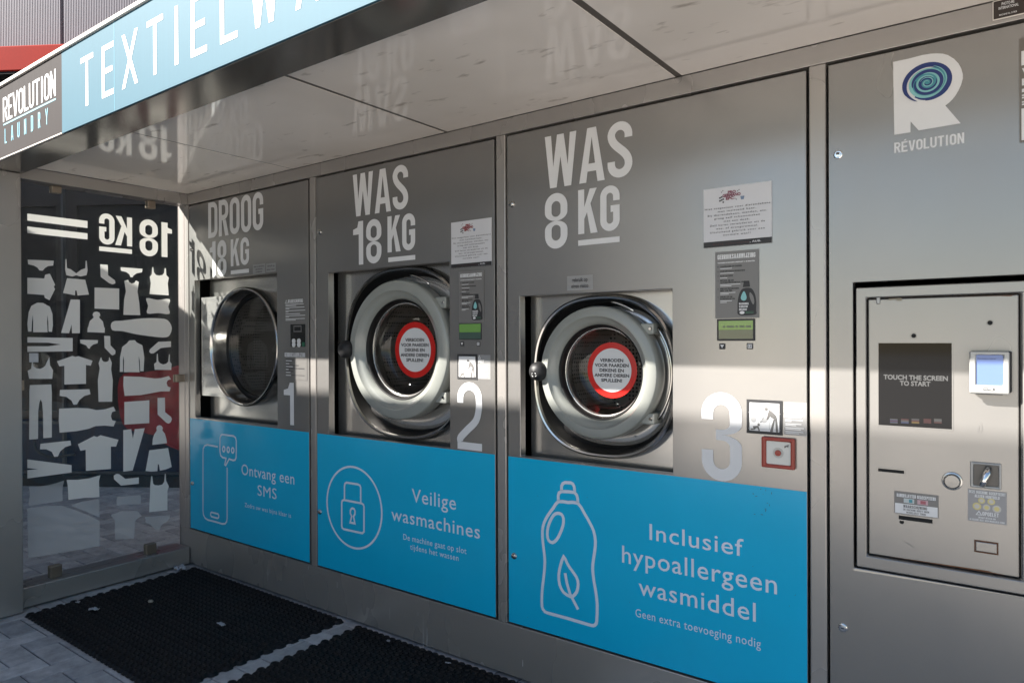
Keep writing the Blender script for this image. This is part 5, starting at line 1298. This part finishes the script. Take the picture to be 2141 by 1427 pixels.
# ================================================================== GROUND ITEMS
def mat_mesh(x0, x1, y0, y1, name, label, seed):
    """rubber ring mat: a honeycomb of raised rings with a scalloped edge"""
    rnd = random.Random(seed); p = .036; step = .0040; h0 = .005; R0 = .0185
    rows = int((y1-y0)/(p*.866)); cols = int((x1-x0)/p)
    nx = int((x1-x0+.04)/step); ny = int((y1-y0+.04)/step)
    def hgt(x, y):
        v = (y-y0-R0)/(p*.866); best = 9; j0 = int(round(v))
        for j in (j0-1, j0, j0+1):
            if j < 0 or j >= rows: continue
            off = (j % 2)*p/2; i = int(round((x-x0-R0-off)/p))
            i = max(0, min(cols-1-(j % 2), i))
            d_ = math.hypot(x-(x0+R0+off+i*p), y-(y0+R0+j*p*.866)); best = min(best, d_)
        return best
    vs = []; idx = {}; fs = []
    H = [[hgt(x0-.02+i*step, y0-.02+j*step) for i in range(nx+1)] for j in range(ny+1)]
    def vert(i, j):
        if (i, j) not in idx:
            d_ = H[j][i]; x, y = x0-.02+i*step, y0-.02+j*step
            t = (d_-.0135)/.0055
            z = h0+.011*max(0, 1-t*t)
            if d_ > .0198: z = .0035
            if d_ > .0215: z = .0008
            z += .0022*math.sin(x*7.3+seed)*math.sin(y*5.1)
            idx[(i, j)] = len(vs); vs.append((x, y, max(z, .0006)))
        return idx[(i, j)]
    for j in range(ny):
        for i in range(nx):
            if min(H[j][i], H[j+1][i], H[j][i+1], H[j+1][i+1]) < .0215:
                fs.append((vert(i, j), vert(i+1, j), vert(i+1, j+1), vert(i, j+1)))
    m = MB(); m.v = vs; m.f = fs
    o = m.build(name, MT['rubber'], None, smooth=True)
    return tag(o, label, 'floor mat', 'rubber floor mats')
ax, ay = gr(69, 1284.7, .01); bx_, by_ = gr(403.5, 1186, .01); cx_, cy_ = gr(716, 1300, .01)
m1 = (min(ax, bx_)+.0, cx_, ay-.02, -.004)
mat_mesh(*m1, 'rubber_mat', 'black rubber ring mat beside the glass side panel, with paper scraps on it', 1)
dx_, dy_ = gr(745, 1308.6, .01)
mat_mesh(dx_, dx_+1.18, ay-.02, -.004, 'rubber_mat', 'black rubber ring mat lying in front of machine 3 at the photo edge', 4)
print('mats', m1, dx_, dy_)
scrap_m = mat('scrap_paper', (.45, .45, .47), .7)
def scrap(label, px, py, sx, sy, rot, z0, crumple, cat='litter', name='paper_scrap', material=None, group=None):
    x, y = gr(px, py, z0+.004); rnd = random.Random(int(px)); n = 5; vs = []; fs = []
    for j in range(n+1):
        for i in range(n+1):
            u, v = i/n-.5, j/n-.5
            k = 1-.25*rnd.random()*(abs(u) > .4 or abs(v) > .4)
            a, b = u*sx*k, v*sy*k
            vs.append((x+a*math.cos(rot)-b*math.sin(rot), y+a*math.sin(rot)+b*math.cos(rot), z0+.003+crumple*rnd.random()))
    for j in range(n):
        for i in range(n):
            q = j*(n+1)+i; fs.append((q, q+1, q+n+2, q+n+1))
    m = MB(); m.v = vs; m.f = fs
    o = m.build(name, material or scrap_m, None, smooth=True)
    s_ = o.modifiers.new('thickness', 'SOLIDIFY'); s_.thickness = .0012
    tag(o, label, cat, group)
scrap('curled white paper scrap on the ring mat near the glass panel', 197, 1273.5, .055, .030, .3, .015, .010)
scrap('folded white paper strip on the ring mat, towards the pavers', 463, 1304, .060, .024, -.15, .015, .006)
scrap('tiny white paper shred on the mat edge by the sill', 163, 1258, .022, .014, .6, .012, .006)
scrap('crumpled white tissue in the corner where sill and plinth meet', 376, 1189, .085, .045, .15, .004, .028)
scrap('tiny white shred on the mat in front of machine 2', 812, 1340, .014, .010, .2, .014, .008)
scrap('pale leaf shred on the mat near the plinth of machine 3', 937, 1385, .026, .006, .4, .015, .004)
x, y = gr(315, 1257, .018)
m = MB(); rnd = random.Random(5); vs = []
for j, (r, z) in enumerate(((.0, 0), (.010, .001), (.0125, .006), (.009, .011), (.0, .0125))):
    vs.append((r, z))
n = 12
V_ = [(x, y, .0148)]+[(x+r*1.25*math.cos(2*math.pi*i/n)*(1+.12*math.sin(i*2.1)), y+r*math.sin(2*math.pi*i/n), .015+z) for r, z in vs[1:4] for i in range(n)]+[(x, y, .028)]
F_ = [(0, 1+(i+1) % n, 1+i) for i in range(n)]+[(1+j*n+i, 1+j*n+(i+1) % n, 1+(j+1)*n+(i+1) % n, 1+(j+1)*n+i) for j in range(2) for i in range(n)]+[(1+2*n+i, 1+2*n+(i+1) % n, 1+3*n) for i in range(n)]
m.add(V_, F_); tag(m.build('pebble', mat('pebble_beige', (.33, .29, .24), .8, var=.2, vscale=90), None, smooth=True), 'small beige pebble lying on the ring mat near the glass panel', 'pebble')

# ================================================================== BUILDING SEEN BEYOND THE GLASS
pA = Vector((*gr(45, 1012), 0)); pB = Vector((*gr(375, 1016), 0))
fd = (pB-pA).normalized(); fn = Vector((fd.y, -fd.x, 0))
if fn.dot(CAM-pA) < 0: fn = -fn
fp = lambda s, h, o=0.0: tuple(pA+fd*s+fn*o+Vector((0, 0, h)))
def fbox(m, s0, s1, h0, h1, o0, o1):
    vs = [fp(s, h, o) for h in (h0, h1) for o in (o0, o1) for s in (s0, s1)]
    m.add(vs, [(0, 2, 3, 1), (4, 5, 7, 6), (0, 1, 5, 4), (2, 6, 7, 3), (0, 4, 6, 2), (1, 3, 7, 5)])
bld = thing('shop_building', 'shop building with ribbed lilac grey cladding above a red awning band, behind the kiosk', 'building', tuple(pA))
m = MB(); fbox(m, -4, 7, 0, 3.72, -2.0, 0); m.build('wall', mat('dark_brown_wall', (.035, .028, .028), .55, var=.3, vscale=3), bld)
m = MB(); fbox(m, -4, 7, 0, .10, .001, .06); m.build('plinth', mat('dark_plinth', (.03, .03, .036), .7), bld)
red_m = mat('red_awning', (.30, .013, .006), .65, var=.06, vscale=3, spec=.08)
zr1 = CAM.z+(708-96)*1/F_PX
def fz(px, py, o=0.0):
    """height on the facade (offset o) seen at a photo point"""
    d = _ray(px, py); q = pA+fn*o; t = (q-CAM).dot(fn)/d.dot(fn); P = CAM+d*t; return (P-pA).dot(fd), P.z
s_a, z_top = fz(60, 94, .35); _, z_bot = fz(20, 148.5, .35)
m = MB(); fbox(m, -4, 7, z_bot, z_top, .001, .35); m.build('awning', red_m, bld, bevel=.01)
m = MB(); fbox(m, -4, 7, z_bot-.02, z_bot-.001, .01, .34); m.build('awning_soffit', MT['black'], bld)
# ribbed cladding
m = MB(); pitch = .0157*2*.5; vs = []; fs = []; s0, s1 = -3.4, 3.6; n = int((s1-s0)/pitch); pr = ((0, 0), (.42, 0), (.5, .0065), (.92, .0065))
jx = fz(129, 40, .02)[0]
col = []
for i in range(n):
    for f_, o_ in pr:
        s_ = s0+(i+f_)*pitch; col.append((s_, .012+o_ if abs(s_-jx) > .012 else -.02))
for s_, o_ in col: vs += [fp(s_, z_top+.001, o_), fp(s_, 8.0, o_)]
for i in range(len(col)-1): fs.append((2*i, 2*i+2, 2*i+3, 2*i+1))
m.add(vs, fs); m.build('cladding', mat('lilac_cladding', (.25, .24, .262), .45, .2, var=.05, vscale=1.5), bld)
m = MB(); fbox(m, -4, 7, 3.721, 8.0, -2.0, -.05); m.build('upper_wall', mat('cladding_core', (.10, .09, .10), .6), bld)
# shop windows and rails under the awning
fr_m = mat('dark_frame', (.05, .042, .04), .4, .4)
gl_m = mat('shop_glass', (.016, .015, .016), .4, spec=.3)
for a, b in ((-2.2, -.62), (-.50, .42), (.52, 1.9), (2.0, 3.6)):
    m = MB(); 
    for q in ((a, a+.05, .62, 2.6), (b-.05, b, .62, 2.6), (a+.05, b-.05, .62, .68), (a+.05, b-.05, 2.54, 2.6)): fbox(m, *q, .001, .03)
    wn = m.build('window', fr_m, bld); m = MB(); fbox(m, a+.05, b-.05, .68, 2.54, .001, .008); m.build('pane', gl_m, wn)
s_, h_ = fz(134, 600, .05); m = MB(); fbox(m, s_-.010, s_+.010, .1, 3.4, .04, .075); m.build('pale_strip', mat('strip_grey', (.10, .10, .105), .4, .4), bld)  # thin paler upright strip added on the shop front
m = MB()
for py in (883, 987):
    h_ = fz(200, py, .10)[1]; fbox(m, -3, 4, h_-.012, h_+.012, .085, .11)
m.build('rail', mat('rail_grey', (.07, .07, .08), .45, .3), bld)
m = MB(); fbox(m, -3, 4, .12, .60, .002, .03); m.build('navy_base', mat('navy_panel', (.012, .018, .05), .5, var=.4, vscale=5), bld)
# red advertising cloth hanging on the facade
cp = [(252, 790), (300, 778), (345, 772), (392, 762), (420, 800), (420, 930), (392, 945), (352, 930), (335, 912), (300, 905), (258, 885)]
o = thing('red_banner', 'weathered red cloth banner hanging low on the dark shop front, behind the glass', 'banner', fp(*fz(320, 850, .2), .2))
P_ = smooth_path([fz(px, py, .14) for px, py in cp], True, 4)
m = MB(); k = len(P_); m.add([fp(s_, h_, .14+.02*math.sin(s_*14)) for s_, h_ in P_]+[fp(s_, h_, .11+.02*math.sin(s_*14)) for s_, h_ in P_], [tuple(range(k)), tuple(range(2*k-1, k-1, -1))]+[(i, (i+1) % k, k+(i+1) % k, k+i) for i in range(k)])
m.build('cloth', mat('red_cloth', (.24, .010, .014), .6, var=.45, vscale=7, bump=.3, bscale=20), o)
# hose loop
hp = [(345, 1040), (345, 1090), (365, 1140), (410, 1180), (480, 1207), (560, 1212), (650, 1198), (740, 1187)]
P_ = [fp(*fz(*cB(u, v), .16), .16) for u, v in hp]
pts3 = []
for a, b in zip(P_, P_[1:]): pts3 += [tuple(a[q]+(b[q]-a[q])*t for q in range(3)) for t in (0, .5)]
tag(MB().tube(pts3+[P_[-1]], .012, 8).build('hose', mat('grey_hose', (.035, .033, .033), .5), None, smooth=True), 'grey hose hanging in a loop on the dark shop front', 'hose')
# poster in the shop window
a = fz(61, 738, .04); b = fz(80, 757, .04)
o = MB(); fbox(o, a[0], b[0], b[1], a[1], .035, .04); o = o.build('window_poster', MT['paper'], None); tag(o, 'small white poster in the dark shop window beyond the glass', 'poster')

# ================================================================== MADE-UP BLOCKERS ADDED TO SHADE THE PLACE (outside the frame)
tk = thing('shade_box_truck', 'made-up tall grey box truck parked in front of the kiosk, left of the viewer', 'shade_truck', (-4.4, -4.5, 0))
TZ = 1.062+.9*3.3  # invented unseen vehicle, height set to shade the lower machine fronts
MB().box(-8.25, -3.12, -5.75, -3.3, .95, TZ).build('cargo_box', mat('shade_truck_box', (.72, .66, .58), .5, var=.05, vscale=2), tk)  # pale side also bounces light onto ceiling and left panels
MB().box(-8.2, -3.2, -5.5, -3.55, .55, .949).build('chassis', mat('shade_truck_chassis', (.03, .03, .03), .6), tk)
for x_ in (-7.3, -5.1, -3.9):
    for y_ in (-5.45, -3.65):
        m = MB(); m.lathe(x_, .48, [(.02, y_-.14), (.30, y_-.14), (.46, y_-.12), (.48, y_-.06), (.48, y_+.06), (.46, y_+.12), (.30, y_+.14), (.02, y_+.14)], 32); m.build('wheel', MT['rubber'], tk, smooth='auto')
sh = thing('shade_board', 'made-up tall blank billboard on four posts beside the box truck, left of the viewer', 'shade_board', (-11, -3.5, 0))
MB().box(-15, -8.35, -3.45, -3.3, 0.6, 6.5).build('board', mat('shade_board_sheet', (.15, .14, .13), .7, var=.2, vscale=3), sh)  # added out of view to block sun from shop front and outer paving
for x_ in (-14.5, -12.5, -10.5, -8.6): MB().box(x_-.08, x_+.08, -3.61, -3.452, 0, 6.4).build('post', mat('shade_board_post', (.08, .075, .07), .7), sh)
ev = Vector((1, -.93, 0)).normalized(); pv = Vector((-ev.y, ev.x, 0))
if pv.dot(Vector((1, 1, 0))) > 0: pv = -pv
Q = Vector((-5.42, -1.6, 0)); HQ = 2.875  # unseen invented block, top edge placed to cast the slanting shade
nb = thing('shade_photo_booth', 'made-up grey metal photo booth standing at an angle left of the kiosk', 'shade_booth', tuple(Q))
def qb(m, a0, a1, b0, b1, h0, h1):
    vs = [tuple(Q+ev*a+pv*b+Vector((0, 0, h))) for h in (h0, h1) for b in (b0, b1) for a in (a0, a1)]
    m.add(vs, [(0, 2, 3, 1), (4, 5, 7, 6), (0, 1, 5, 4), (2, 6, 7, 3), (0, 4, 6, 2), (1, 3, 7, 5)])
m = MB(); qb(m, -.40, .80, .02, .85, 0, HQ-.12); m.build('cabin', mat('shade_booth_grey', (.22, .21, .20), .5, .3), nb)
m = MB(); qb(m, -.42, .82, 0.0, .88, HQ-.118, HQ); m.build('roof', mat('shade_booth_roof', (.30, .30, .30), .5), nb)
m = MB(); qb(m, .0, .5, .0, .018, .05, 2.0); m.build('curtain', mat('shade_booth_curtain', (.05, .10, .2), .8), nb)
